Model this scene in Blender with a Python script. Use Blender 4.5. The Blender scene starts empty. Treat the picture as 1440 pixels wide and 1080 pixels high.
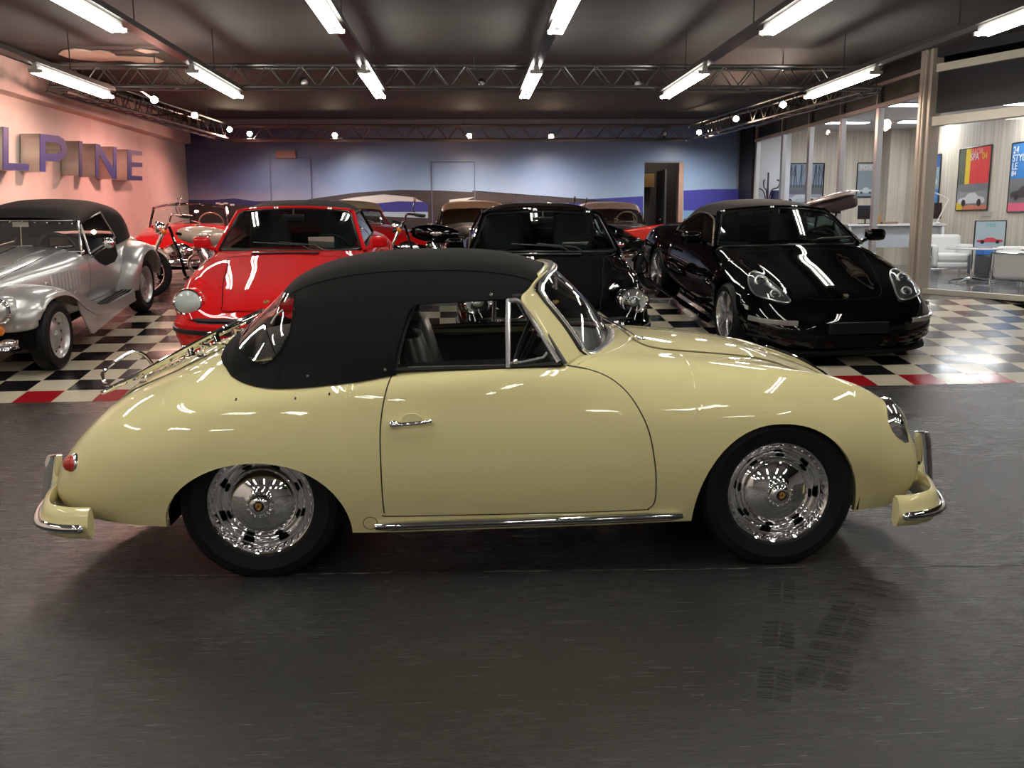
import bpy, bmesh, math, random
import numpy as np
from mathutils import Vector, Matrix
C = bpy.context.scene.collection
PI = math.pi
rnd = random.Random(7)

# ------------------------------------------------------------------ camera
CAMH = 1.41; FPX = 1300.0; ROLL = 0.006
PITCH = math.atan(227/FPX); YAW = math.atan(65*math.cos(PITCH)/FPX)
def _basis():
    cy, sy, cp, sp = math.cos(YAW), math.sin(YAW), math.cos(PITCH), math.sin(PITCH)
    fw = np.array([sy*cp, cy*cp, -sp]); r0 = np.array([cy, -sy, 0.]); u0 = np.cross(r0, fw)
    c, s = math.cos(ROLL), math.sin(ROLL)
    return fw, c*r0-s*u0, s*r0+c*u0
FW, RT, UP = _basis(); CAM = np.array([0, 0, CAMH])
cd = bpy.data.cameras.new('camera'); cam = bpy.data.objects.new('camera', cd); C.objects.link(cam)
cd.sensor_width = 36.0; cd.lens = FPX/1440*36.0; cd.clip_start = .05; cd.clip_end = 200
M = Matrix([[RT[i], UP[i], -FW[i], CAM[i]] for i in range(3)]+[[0, 0, 0, 1]])
cam.matrix_world = M
bpy.context.scene.camera = cam
vs = bpy.context.scene.view_settings
vs.view_transform = 'Standard'; vs.look = 'None'; vs.gamma = 1; vs.use_curve_mapping = False
vs.exposure = 0.0
def ray(x, y): return FW+RT*(x-720)/FPX-UP*(y-540)/FPX
def onz(x, y, z): r = ray(x, y); return CAM+r*(z-CAM[2])/r[2]
def ony(x, y, Y): r = ray(x, y); return CAM+r*(Y-CAM[1])/r[1]
def onx(x, y, X): r = ray(x, y); return CAM+r*(X-CAM[0])/r[0]
def onpl(x, y, p, n): r = ray(x, y); return CAM+r*(np.dot(np.asarray(p)-CAM, n)/np.dot(r, n))

world = bpy.data.worlds.new('world'); bpy.context.scene.world = world; world.use_nodes = True
world.node_tree.nodes['Background'].inputs[0].default_value = (.85, .9, 1, 1)
world.node_tree.nodes['Background'].inputs[1].default_value = 0.02

# ------------------------------------------------------------------ materials
MATS = {}
def mat(name, col, rough=.5, metal=0., coat=0., emit=None, estr=0., alpha=1., spec=.5, trans=0., ior=1.45):
    if name in MATS: return MATS[name]
    m = bpy.data.materials.new(name); m.use_nodes = True
    b = m.node_tree.nodes['Principled BSDF']
    b.inputs['Base Color'].default_value = (*col, 1); b.inputs['Roughness'].default_value = rough
    b.inputs['Metallic'].default_value = metal; b.inputs['Coat Weight'].default_value = coat
    b.inputs['Coat Roughness'].default_value = .02
    b.inputs['Specular IOR Level'].default_value = spec; b.inputs['IOR'].default_value = ior
    b.inputs['Transmission Weight'].default_value = trans; b.inputs['Alpha'].default_value = alpha
    if emit: b.inputs['Emission Color'].default_value = (*emit, 1); b.inputs['Emission Strength'].default_value = estr
    MATS[name] = m; return m
def nodes(m): return m.node_tree.nodes, m.node_tree.links, m.node_tree.nodes['Principled BSDF']
def glass(name, tint, op, k=.9):
    # thin pane: clear transparency tinted, with a fresnel gloss on top
    if name in MATS: return MATS[name]
    m = bpy.data.materials.new(name); m.use_nodes = True; n, l = m.node_tree.nodes, m.node_tree.links
    n.clear(); o = n.new('ShaderNodeOutputMaterial'); t = n.new('ShaderNodeBsdfTransparent'); g = n.new('ShaderNodeBsdfGlossy')
    t.inputs[0].default_value = (*tint, 1); g.inputs[0].default_value = (1, 1, 1, 1); g.inputs['Roughness'].default_value = .015
    f = n.new('ShaderNodeLayerWeight'); f.inputs[0].default_value = .5; pw = n.new('ShaderNodeMath'); pw.operation = 'POWER'; pw.inputs[1].default_value = 5; mx = n.new('ShaderNodeMixShader')
    mm = n.new('ShaderNodeMath'); mm.operation = 'MULTIPLY_ADD'; mm.inputs[1].default_value = k; mm.inputs[2].default_value = op+.04*k/.9
    l.new(f.outputs['Facing'], pw.inputs[0]); l.new(pw.outputs[0], mm.inputs[0]); l.new(mm.outputs[0], mx.inputs[0]); l.new(t.outputs[0], mx.inputs[1]); l.new(g.outputs[0], mx.inputs[2]); l.new(mx.outputs[0], o.inputs[0])
    MATS[name] = m; return m
def noise_col(m, c1, c2, scale=8., detail=6., rough=(None, None), bump=0., stretch=(1, 1, 1), lo=.35, hi=.65):
    n, l, b = nodes(m)
    tc = n.new('ShaderNodeTexCoord'); mp = n.new('ShaderNodeMapping'); mp.inputs['Scale'].default_value = stretch
    nz = n.new('ShaderNodeTexNoise'); nz.inputs['Scale'].default_value = scale; nz.inputs['Detail'].default_value = detail
    l.new(tc.outputs['Object'], mp.inputs[0]); l.new(mp.outputs[0], nz.inputs['Vector'])
    mr = n.new('ShaderNodeMapRange'); mr.inputs[1].default_value = lo; mr.inputs[2].default_value = hi; l.new(nz.outputs[0], mr.inputs[0])
    mx = n.new('ShaderNodeMix'); mx.data_type = 'RGBA'; mx.inputs[6].default_value = (*c1, 1); mx.inputs[7].default_value = (*c2, 1)
    l.new(mr.outputs[0], mx.inputs[0]); l.new(mx.outputs[2], b.inputs['Base Color'])
    if rough[0] is not None:
        m2 = n.new('ShaderNodeMapRange'); m2.inputs[1].default_value = lo; m2.inputs[2].default_value = hi
        m2.inputs[3].default_value = rough[0]; m2.inputs[4].default_value = rough[1]; l.new(nz.outputs[0], m2.inputs[0]); l.new(m2.outputs[0], b.inputs['Roughness'])
    if bump:
        bp = n.new('ShaderNodeBump'); bp.inputs['Strength'].default_value = bump; bp.inputs['Distance'].default_value = .01
        l.new(nz.outputs[0], bp.inputs['Height']); l.new(bp.outputs[0], b.inputs['Normal'])
    return m
CREAM = mat('cream_paint', (.72, .65, .335), .6, coat=1., spec=.1)
CHROME = mat('chrome', (.86, .86, .87), .05, 1.)
BRUSH = mat('satin_metal', (.5, .5, .5), .3, 1.)
ALU = mat('painted_alloy', (.55, .55, .56), .25, .8)
RUBBER = mat('tyre_rubber', (.006, .006, .0063), .55, spec=.3)
BLACKR = mat('black_rubber_seal', (.008, .008, .008), .35)
BLACKP = mat('black_plastic', (.012, .012, .013), .4)
DARK = mat('unlit_cavity_black', (.004, .004, .004), .8, spec=.1)
GAP = mat('panel_gap', (.03, .025, .012), .6)
FABRIC = mat('black_top_canvas', (.006, .006, .006), .85, spec=.2)
noise_col(FABRIC, (.0045, .005, .0048), (.007, .0075, .0072), 260, 3, bump=.08)
RED = mat('red_paint', (.62, .003, .005), .6, coat=1., spec=.1)
BLACK = mat('black_paint', (.0012, .0012, .0014), .5, coat=.75, spec=0.)
SILVER = mat('silver_paint', (.50, .51, .51), .32, .6, coat=1.)
LEATHER = mat('black_leather', (.012, .012, .012), .38)
GLASSC = glass('clear_glass', (.86, .9, .89), .015)
GLASST = glass('green_tinted_glass', (.42, .55, .52), .02)
GLASSK = glass('smoked_glass', (.30, .36, .36), .02)
PLASTW = glass('clear_plastic_window', (.7, .72, .7), .03)
LENS = glass('headlamp_lens', (.9, .92, .92), .06)
REFL = mat('lamp_reflector', (.8, .8, .78), .3, .35)
TRIM = mat('polished_trim', (.85, .85, .86), .2, .9)
REDL = mat('red_lamp_lens', (.45, .02, .01), .1, coat=1.)
ORANGE = mat('orange_lamp_lens', (.8, .2, .02), .12, coat=1.)
WHITE = mat('white_paint', (.75, .75, .74), .4)
GOLD = mat('crest_gold', (.7, .42, .12), .3, .8)
PAPER = mat('price_card_paper', (.6, .66, .6), .6)
TAN = mat('tan_canvas', (.5, .25, .12), .7)
CREAML = mat('cream_leather', (.62, .52, .4), .45)
WELL = mat('wheel_well_black', (.005, .005, .005), .9, spec=.1)

# ------------------------------------------------------------------ geometry
def tag(o, label=None, cat=None, group=None, kind=None):
    if label: o['label'] = label
    if cat: o['category'] = cat
    if group: o['group'] = group
    if kind: o['kind'] = kind
    return o
def thing(name, label, cat, loc=(0, 0, 0), rz=0., group=None, mw=None):
    o = bpy.data.objects.new(name, None); C.objects.link(o); o.empty_display_size = .1
    if mw is not None: o.matrix_world = mw
    else: o.location = loc; o.rotation_euler = (0, 0, rz)
    return tag(o, label, cat, group)
LR_SPLIT = {'side_window', 'vent_window', 'window_seal', 'vent_frame', 'sill_trim', 'sill_trim_rubber', 'rear_window', 'door_gap', 'wing_valance', 'running_board_strips', 'window_chrome_trim', 'overrider', 'bumper_bracket', 'rack_bracket', 'wiper', 'tank_badge', 'side_louvres', 'canvas_seam', 'jack_point_cap', 'door_ledge', 'bonnet_louvres'}
class MB:
    def __init__(s): s.v = []; s.f = []; s.m = []; s.mats = []; s.cur = 0
    def use(s, m):
        if m not in s.mats: s.mats.append(m)
        s.cur = s.mats.index(m); return s
    def add(s, vs, fs):
        b = len(s.v); s.v += [tuple(map(float, p)) for p in vs]
        for f in fs: s.f.append([b+i for i in f]); s.m.append(s.cur)
        return s
    def box(s, c, d, rz=0., mx=None):
        hx, hy, hz = d[0]/2, d[1]/2, d[2]/2
        p = np.array([[x, y, z] for x in (-hx, hx) for y in (-hy, hy) for z in (-hz, hz)])
        if rz: co, si = math.cos(rz), math.sin(rz); p = np.c_[p[:, 0]*co-p[:, 1]*si, p[:, 0]*si+p[:, 1]*co, p[:, 2]]
        if mx is not None: p = p@np.array(mx).T
        return s.add(p+np.array(c), [(0, 1, 3, 2), (4, 6, 7, 5), (0, 4, 5, 1), (2, 3, 7, 6), (0, 2, 6, 4), (1, 5, 7, 3)])
    def tube(s, pts, r, n=8, closed=False, caps=True, flat=None):
        P = [np.array(p, float) for p in pts]; N = len(P)
        R = r if isinstance(r, (list, tuple)) else [r]*N
        vs = []; prev = None
        for i in range(N):
            a = P[(i-1) % N] if (closed or i > 0) else P[i]; b = P[(i+1) % N] if (closed or i < N-1) else P[i]
            t = b-a; t = t/(np.linalg.norm(t)+1e-12)
            if prev is None:
                h = np.array([0, 0, 1.]) if abs(t[2]) < .9 else np.array([1., 0, 0])
                u = np.cross(t, h)
            else: u = prev-t*np.dot(prev, t)
            u = u/(np.linalg.norm(u)+1e-12); prev = u; w = np.cross(t, u)
            for k in range(n):
                an = 2*PI*k/n
                vs.append(P[i]+R[i]*(u*math.cos(an)+w*math.sin(an)*(flat or 1)))
        fs = []
        for i in range(N if closed else N-1):
            j = (i+1) % N
            for k in range(n): fs.append((i*n+k, i*n+(k+1) % n, j*n+(k+1) % n, j*n+k))
        if not closed and caps: fs += [tuple(range(n))[::-1], tuple(range((N-1)*n, N*n))]
        return s.add(vs, fs)
    def lathe(s, prof, c=(0, 0, 0), axis=(0, 0, 1), n=32, a0=0., a1=2*PI, sx=1., up=None):
        # prof: list of (radius, height along axis)
        ax = np.array(axis, float); ax /= np.linalg.norm(ax)
        h = np.array(up if up is not None else ([0, 0, 1.] if abs(ax[2]) < .9 else [1., 0, 0])); u = np.cross(h, ax); u /= np.linalg.norm(u); w = np.cross(ax, u)
        full = abs(a1-a0-2*PI) < 1e-6; m = n if full else n+1; vs = []
        for r, z in prof:
            for k in range(m):
                an = a0+(a1-a0)*k/n
                vs.append(np.array(c)+ax*z+r*(u*math.cos(an)*sx+w*math.sin(an)))
        fs = []
        for i in range(len(prof)-1):
            for k in range(n):
                k2 = (k+1) % m
                fs.append((i*m+k, i*m+k2, (i+1)*m+k2, (i+1)*m+k))
        return s.add(vs, fs)
    def sph(s, c, r, n=12, m=8, sc=(1, 1, 1), mx=None):
        vs = []; fs = []
        for i in range(m+1):
            th = PI*i/m
            for k in range(n):
                an = 2*PI*k/n; vs.append((r*sc[0]*math.sin(th)*math.cos(an), r*sc[1]*math.sin(th)*math.sin(an), r*sc[2]*math.cos(th)))
        for i in range(m):
            for k in range(n): fs.append((i*n+k, (i+1)*n+k, (i+1)*n+(k+1) % n, i*n+(k+1) % n))
        vs = np.array(vs)
        if mx is not None: vs = vs@np.array(mx).T
        return s.add(vs+np.array(c), fs)
    def grid(s, G, closed_u=False):
        G = np.asarray(G, float); a, b = G.shape[:2]; fs = []
        for i in range(a if closed_u else a-1):
            for j in range(b-1):
                i2 = (i+1) % a; fs.append((i*b+j, i2*b+j, i2*b+j+1, i*b+j+1))
        return s.add(G.reshape(-1, 3), fs)
    def prism(s, poly, off):
        # poly: 3D points of a planar outline, off: extrusion vector
        n = len(poly); p = [np.array(q, float) for q in poly]; o = np.array(off, float)
        return s.add(p+[q+o for q in p], [tuple(range(n))[::-1], tuple(range(n, 2*n))]+[(i, (i+1) % n, n+(i+1) % n, n+i) for i in range(n)])
    def poly(s, pts): return s.add(pts, [tuple(range(len(pts)))])
    def build(s, name, m=None, parent=None, smooth=True, bevel=0., solid=0., sub=0, seg=2, ang=40, mods=()):
        if name in LR_SPLIT and parent is not None:
            ys = [sum(s.v[i][1] for i in f)/len(f) for f in s.f]
            if min(ys) < -.05 and max(ys) > .05 and not any(abs(y) < .03 for y in ys):
                out = None
                for sg in (-1, 1):
                    h = MB(); h.v = s.v; h.mats = s.mats; k = [i for i in range(len(s.f)) if ys[i]*sg > 0]
                    h.f = [s.f[i] for i in k]; h.m = [s.m[i] for i in k]; o = h._build(name, m, parent, smooth, bevel, solid, sub, seg, ang)
                    out = out or o
                return out
        return s._build(name, m, parent, smooth, bevel, solid, sub, seg, ang)
    def _build(s, name, m, parent, smooth, bevel, solid, sub, seg, ang):
        me = bpy.data.meshes.new(name); me.from_pydata(s.v, [], s.f); me.update()
        o = bpy.data.objects.new(name, me); C.objects.link(o)
        if s.mats:
            for q in s.mats: me.materials.append(q)
            me.polygons.foreach_set('material_index', s.m)
        elif m: me.materials.append(m)
        bm = bmesh.new(); bm.from_mesh(me); bmesh.ops.remove_doubles(bm, verts=bm.verts, dist=1e-5)
        lv = [v for v in bm.verts if not v.link_faces]; bmesh.ops.delete(bm, geom=lv, context='VERTS')
        bmesh.ops.dissolve_degenerate(bm, edges=bm.edges, dist=1e-6)
        bmesh.ops.recalc_face_normals(bm, faces=bm.faces); bm.to_mesh(me); bm.free()
        if smooth:
            me.polygons.foreach_set('use_smooth', [True]*len(me.polygons))
            try: me.set_sharp_from_angle(angle=math.radians(ang))
            except Exception: pass
        if solid: q = o.modifiers.new('s', 'SOLIDIFY'); q.thickness = solid; q.offset = 0
        if bevel: q = o.modifiers.new('b', 'BEVEL'); q.width = bevel; q.segments = seg; q.limit_method = 'ANGLE'
        if sub: q = o.modifiers.new('u', 'SUBSURF'); q.levels = sub; q.render_levels = sub
        if parent: o.parent = parent
        return o
def rbox(c, d, r, name, m, parent=None, rz=0., mx=None, seg=3):
    b = MB(); b.box(c, d, rz, mx); return b.build(name, m, parent, bevel=r, seg=seg)
def dup(o, parent=None):
    c = o.copy(); C.objects.link(c)
    if parent: c.parent = parent
    for ch in list(o.children): dup(ch, c)
    return c
def smooth_path(pts, k=6, closed=False):
    P = np.array(pts, float); n = len(P); out = []
    rng = range(n if closed else n-1)
    for i in rng:
        g = lambda j: P[j % n] if closed else P[min(max(j, 0), n-1)]
        a, b, c, d = g(i-1), g(i), g(i+1), g(i+2)
        for t in np.arange(k)/k:
            out.append(.5*((2*b)+(c-a)*t+(2*a-5*b+4*c-d)*t*t+(3*b-a-3*c+d)*t**3))
    if not closed: out.append(P[-1])
    return np.array(out)
def pchip(x, y, q):
    x = np.asarray(x, float); y = np.asarray(y, float); q = np.clip(q, x[0], x[-1])
    h = np.diff(x); dl = np.diff(y)/h; n = len(x); d = np.zeros(n)
    for i in range(1, n-1):
        if dl[i-1]*dl[i] > 0:
            w1, w2 = 2*h[i]+h[i-1], h[i]+2*h[i-1]; d[i] = (w1+w2)/(w1/dl[i-1]+w2/dl[i])
    d[0] = dl[0]; d[-1] = dl[-1]
    i = np.clip(np.searchsorted(x, q, side='right')-1, 0, n-2); t = (q-x[i])/h[i]
    return ((1+2*t)*(1-t)**2*y[i]+t*(1-t)**2*h[i]*d[i]+t*t*(3-2*t)*y[i+1]+t*t*(t-1)*h[i]*d[i+1])

class Loft:
    """body surface lofted along x; stations = [(x, [(y,z)...])] from sill to centreline (y>=0)"""
    def __init__(s, st, ns=10):
        s.x = np.array([a[0] for a in st]); s.c = np.array([a[1] for a in st], float); s.ns = ns; s.cache = {}
    def ctrl(s, x):
        K = s.c.shape[1]
        return np.array([[float(pchip(s.x, s.c[:, k, j], x)) for j in (0, 1)] for k in range(K)])
    def sec(s, x):
        k = round(float(x), 5)
        if k not in s.cache: 
            p = smooth_path(s.ctrl(x), s.ns); p[:, 0] = np.maximum(p[:, 0], 0); p[-1, 0] = 0
            s.cache[k] = p
        return s.cache[k]
    def cut(s, x, zl):
        p = s.sec(x)
        if zl is None or zl <= p[0, 1]: return p
        for i in range(len(p)-1):
            if p[i+1, 1] >= zl:
                t = (zl-p[i, 1])/(p[i+1, 1]-p[i, 1]+1e-9); return np.vstack([p[i]+t*(p[i+1]-p[i]), p[i+1:]])
        return p[-2:]
    def side(s, x, z):
        p = s.sec(x)
        for i in range(len(p)-1):
            if p[i+1, 1] >= z: t = (z-p[i, 1])/(p[i+1, 1]-p[i, 1]+1e-9); return float(p[i, 0]+max(0, min(1, t))*(p[i+1, 0]-p[i, 0]))
        return float(p[-1, 0])
    def top(s, x, y):
        p = s.sec(x)
        for i in range(len(p)-1, 0, -1):
            if p[i-1, 0] >= y >= p[i, 0] or p[i-1, 0] >= y: 
                t = (y-p[i, 0])/(p[i-1, 0]-p[i, 0]+1e-9); return float(p[i, 1]+t*(p[i-1, 1]-p[i, 1]))
        return float(p[0, 1])
    def rows(s, xs, M, zlow=None):
        G = []
        for x in xs:
            p = s.cut(x, zlow(x) if zlow else None); d = np.r_[0, np.cumsum(np.linalg.norm(np.diff(p, axis=0), axis=1))]
            q = np.linspace(0, d[-1], M); G.append(np.c_[np.full(M, x), np.interp(q, d, p[:, 0]), np.interp(q, d, p[:, 1])])
        return np.array(G)
    def mesh(s, xs, M, zlow=None, keep=None, lip=.03):
        mb = MB(); G = s.rows(xs, M, zlow)
        for sg in (1, -1):
            H = G.copy(); H[:, :, 1] *= sg; a, b = H.shape[:2]; fs = []
            for i in range(a-1):
                for j in range(b-1):
                    c = (H[i, j]+H[i+1, j]+H[i+1, j+1]+H[i, j+1])/4
                    if keep is None or keep(c[0], abs(c[1]), c[2]): fs.append((i*b+j, (i+1)*b+j, (i+1)*b+j+1, i*b+j+1))
            mb.add(H.reshape(-1, 3), fs)
            if lip:
                e = H[:, 0, :]; e2 = e.copy(); e2[:, 1] -= sg*np.minimum(lip, abs(e2[:, 1])*.9); mb.grid(np.array([e, e2]))
        return mb
    def pt_side(s, x, z, sg=-1, off=.002): return (x, sg*(s.side(x, z)+off), z)
    def pt_top(s, x, y, off=.002): return (x, y, s.top(x, abs(y))+off)
def arch_fn(arches, sill):
    # arches: (xc, a_rear, a_front, ztop, power)
    def f(x):
        z = sill(x)
        for xc, ar, af, zt, pw in arches:
            u = (x-xc)/(af if x > xc else ar)
            if abs(u) < 1: z = max(z, sill(x)+(zt-sill(x))*(1-abs(u)**pw)**(1/2.0))
        return z
    return f
def xsamples(x0, x1, n, arches):
    xs = list(np.linspace(x0, x1, n))
    for xc, ar, af, zt, pw in arches:
        for e, sg in ((xc-ar, 1), (xc+af, -1)):
            for d in (0, 1e-4, .0008, .0025, .006, .012, .02, .03): xs.append(e+sg*d)
    # denser towards the rounded ends
    for d in (.004, .01, .02, .035): xs += [x0+d, x1-d]
    return sorted(set(round(x, 5) for x in xs if x0 <= x <= x1))
# ------------------------------------------------------------------ room
SL, YT, TS, Y0, PH = .1257, .0276, .3151, 7.62, 10.69
EX = np.array([math.cos(YT), math.sin(YT), 0]); ND = np.array([-math.sin(YT)*math.cos(SL), math.cos(YT)*math.cos(SL), math.sin(SL)]); RN = np.cross(EX, ND)
RO = np.array([0, Y0, 0]); NR = 11; VL = NR*TS; ZP = VL*math.sin(SL)
def ramp_pt(u, v, h=0.): return RO+EX*u+ND*v+RN*h
XL, XR, YB, ZC = -5.9, 6.12, 20.5, 3.6

m = mat('grey_painted_floor', (.03, .03, .031), .3)
n, l, b = nodes(m); tc = n.new('ShaderNodeTexCoord')
def nz_(scale, detail, stretch=(1, 1, 1), rough=.5, dist=0.):
    mp = n.new('ShaderNodeMapping'); mp.inputs['Scale'].default_value = stretch; z = n.new('ShaderNodeTexNoise'); z.inputs['Scale'].default_value = scale
    z.inputs['Detail'].default_value = detail; z.inputs['Roughness'].default_value = rough; z.inputs['Distortion'].default_value = dist
    l.new(tc.outputs['Object'], mp.inputs[0]); l.new(mp.outputs[0], z.inputs['Vector']); return z.outputs[0]
def mr_(src, a, b2, c, d): q = n.new('ShaderNodeMapRange'); q.inputs[1].default_value = a; q.inputs[2].default_value = b2; q.inputs[3].default_value = c; q.inputs[4].default_value = d; l.new(src, q.inputs[0]); return q.outputs[0]
def ma_(op, x, y): q = n.new('ShaderNodeMath'); q.operation = op; [l.new(v, q.inputs[k]) if hasattr(v, 'links') else setattr(q.inputs[k], 'default_value', v) for k, v in enumerate((x, y))]; return q.outputs[0]
big = nz_(.8, 5, rough=.55); fine = nz_(30, 8, (1, 1.6, 1), .68, .5); scr = nz_(3.5, 8, (1.2, 16, 1), .7, .4); scr2 = nz_(3., 7, (13, 1.6, 1), .7, .6)
v = ma_('ADD', ma_('ADD', ma_('MULTIPLY', mr_(big, .3, .7, 0, 1), .5), ma_('MULTIPLY', mr_(scr, .42, .75, 0, 1), .3)), ma_('MULTIPLY', mr_(fine, .45, .8, 0, 1), .5))
mx = n.new('ShaderNodeMix'); mx.data_type = 'RGBA'; mx.inputs[6].default_value = (.026, .0258, .0255, 1); mx.inputs[7].default_value = (.043, .042, .0405, 1); l.new(v, mx.inputs[0])
l.new(mx.outputs[2], b.inputs['Base Color'])
l.new(ma_('ADD', mr_(big, .3, .7, .19, .29), ma_('MULTIPLY', mr_(scr, .4, .7, 0, 1), .06)), b.inputs['Roughness'])
bp = n.new('ShaderNodeBump'); bp.inputs['Strength'].default_value = .42; bp.inputs['Distance'].default_value = .006
l.new(ma_('ADD', ma_('ADD', scr, ma_('MULTIPLY', scr2, .5)), ma_('MULTIPLY', fine, .8)), bp.inputs['Height']); l.new(bp.outputs[0], b.inputs['Normal'])
FLOORM = m
mb = MB(); e0, e1 = ramp_pt(-14, 0), ramp_pt(14, 0)
mb.poly([(-14, -9, 0), (14, -9, 0), (e1[0], e1[1], 0), (e0[0], e0[1], 0)])
tag(mb.build('floor', FLOORM, smooth=False), kind='structure')
# thin worn joint line and scuffs in the floor paint
sc = mat('worn_floor_joint', (.17, .165, .155), .5)
noise_col(sc, (.03, .03, .03), (.26, .25, .23), 14, 8, lo=.42, hi=.62)
mb = MB(); a = onz(40, 812, 0); b_ = onz(1440, 795, 0); px = []
for i in range(61):
    t = i/60; p = a+(b_-a)*t; w = .002+.004*rnd.random(); px.append((p[0], p[1]+rnd.uniform(-.006, .006), w))
mb.grid(np.array([[(x, y-w, .0012), (x, y+w, .0012)] for x, y, w in px]))
tag(mb.build('trim_floor_joint', sc, smooth=False), kind='structure')
# curved tyre marks left on the floor
tm = mat('tyre_mark_rubber', (.017, .017, .017), .42)
for k, (pp, w_) in enumerate([([(1235, 812), (1205, 850), (1180, 895), (1160, 940), (1152, 965)], .075), ([(1100, 815), (1098, 860), (1092, 930), (1088, 985)], .05)]):
    P_ = smooth_path([tuple(onz(x, y, .0012)) for x, y in pp], 12); mb = MB()
    for i in range(1, len(P_)-1):
        if rnd.random() < .18+.25*k: continue
        t = P_[i+1]-P_[i-1]; t /= np.linalg.norm(t); q = np.array([-t[1], t[0], 0]); h_ = np.linalg.norm(P_[i+1]-P_[i])*.32
        for s0, s1 in ((-1, -.1), (.1, 1)):
            m0, m1 = P_[i]+q*w_*s0+t*h_*abs(s0), P_[i]+q*w_*s1+t*h_*abs(s1); mb.poly([m0-t*h_, m1-t*h_, m1+t*h_*.3, m0+t*h_*.3])
    tag(mb.build('trim_tyre_mark', tm, smooth=False), kind='structure')
# sloping checkered ramp
def plainmat(name, col, r=.16, bump=.0):
    q = mat(name, col, r); 
    noise_col(q, tuple(c*.88 for c in col), col, 3.5, 7, (r*.7, r*1.5), bump, lo=.3, hi=.7); return q
TW = plainmat('cream_floor_tile', (.62, .56, .43)); TB = plainmat('black_floor_tile', (.012, .011, .013)); TR = plainmat('red_floor_tile', (.36, .01, .016))
mb = MB()
for i in range(-22+int(PH)-6, 44):
    for j in range(NR):
        if j == 0: q = TR if i % 2 else TW
        else: q = TW if (i+j) % 2 == 0 else TB
        g = .004 if q is not TW else -.003
        u0, u1, v0, v1 = (i-PH)*TS+g, (i+1-PH)*TS-g, j*TS+g, (j+1)*TS-g
        if u0 < -8.5 or u1 > 8.5: continue
        mb.use(q).poly([ramp_pt(u0, v0), ramp_pt(u1, v0), ramp_pt(u1, v1), ramp_pt(u0, v1)])
GR = mat('tile_grout', (.2, .18, .15), .4)
mb.use(GR).poly([ramp_pt(-8.5, 0, -.002), ramp_pt(8.5, 0, -.002), ramp_pt(8.5, VL, -.002), ramp_pt(-8.5, VL, -.002)])
tag(mb.build('floor_ramp', None, smooth=False), kind='structure')
PLM = mat('brown_grey_floor', (.05, .042, .04), .22); noise_col(PLM, (.035, .03, .03), (.06, .05, .046), 2, 6, (.15, .3))
mb = MB(); a, b_ = ramp_pt(-9, VL), ramp_pt(9, VL)
mb.poly([(a[0], a[1], ZP), (b_[0], b_[1], ZP), (9, 22.5, ZP), (-9, 22.5, ZP)])
tag(mb.build('floor_rear', PLM, smooth=False), kind='structure')
# office corner and angled glass front
CO_ = np.array([6.12, 12.35]); CD = np.array([.42, -1.0]); CD = CD/np.linalg.norm(CD)
def off(t, z, d=0.): return (CO_[0]+CD[0]*t-CD[1]*d, CO_[1]+CD[1]*t+CD[0]*d, z)
STRIP = mat('dark_grey_floor_edge', (.04, .04, .042), .3)
mb = MB(); mb.poly([off(-.2, ZP+.006, -.05), off(5, ZP-.02, -.05), off(5, ZP-.03, -.75), off(1.2, ZP-.0, -.55), off(.2, ZP+.004, -.25)])
# ceiling
CEIL = mat('dark_ceiling_paint', (.06, .055, .052), .75); noise_col(CEIL, (.054, .049, .047), (.066, .06, .057), 1.5, 4)
b = MB(); b.box((0, 6, ZC+.05), (30, 33, .1)); tag(b.build('ceiling', CEIL, smooth=False), kind='structure')
# back wall
BW = mat('back_wall_paint', (.2, .22, .3), .5)
dL, dR, dT = ony(905, 300, YB)[0], ony(953, 300, YB)[0], ony(905, 229, YB)[2]
b = MB(); b.box(((XL-1+dL)/2, YB+.1, 1.9), (dL-XL+1, .2, 3.6)); b.box(((dR+XR)/2, YB+.1, 1.9), (XR-dR, .2, 3.6)); b.box(((dL+dR)/2, YB+.1, (dT+3.7)/2), (dR-dL, .2, 3.7-dT))
tag(b.build('wall_back', BW, smooth=False), kind='structure')
HALL = mat('dark_hallway_wall', (.10, .095, .09), .6)
b = MB(); b.box(((dL+dR)/2, YB+2.3, 1.6), (2.6, .1, 3.2)); b.box((dR+.6, YB+1.2, 1.6), (.1, 2.2, 3.2)); b.box((dL-.6, YB+1.2, 1.6), (.1, 2.2, 3.2))
tag(b.build('wall_hallway', HALL, smooth=False), kind='structure')
# left wall
LW = mat('cream_wall_panel', (.66, .58, .52), .45); noise_col(LW, (.62, .545, .49), (.68, .6, .54), 2.5, 3)
b = MB(); b.box((XL-.1, 7, 1.5), (.2, 27, 3.4)); tag(b.build('wall_left', LW, smooth=False), kind='structure')
CB = mat('cream_bulkhead', (.55, .44, .39), .5); noise_col(CB, (.48, .38, .34), (.58, .47, .42), 2.2, 5)
zb = ony(268, 183, YB-.3)[2]
b = MB(); b.box((XL+.06, 7, 3.28), (.3, 26.4, .42)); tag(b.build('trim_bulkhead_left', CB, smooth=False, bevel=.006), kind='structure')
b = MB(); b.box((XL+.10, 7, 3.52), (.5, 26.4, .05)); tag(b.build('trim_shadow_gap_left', BLACKP, smooth=False), kind='structure')
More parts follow.
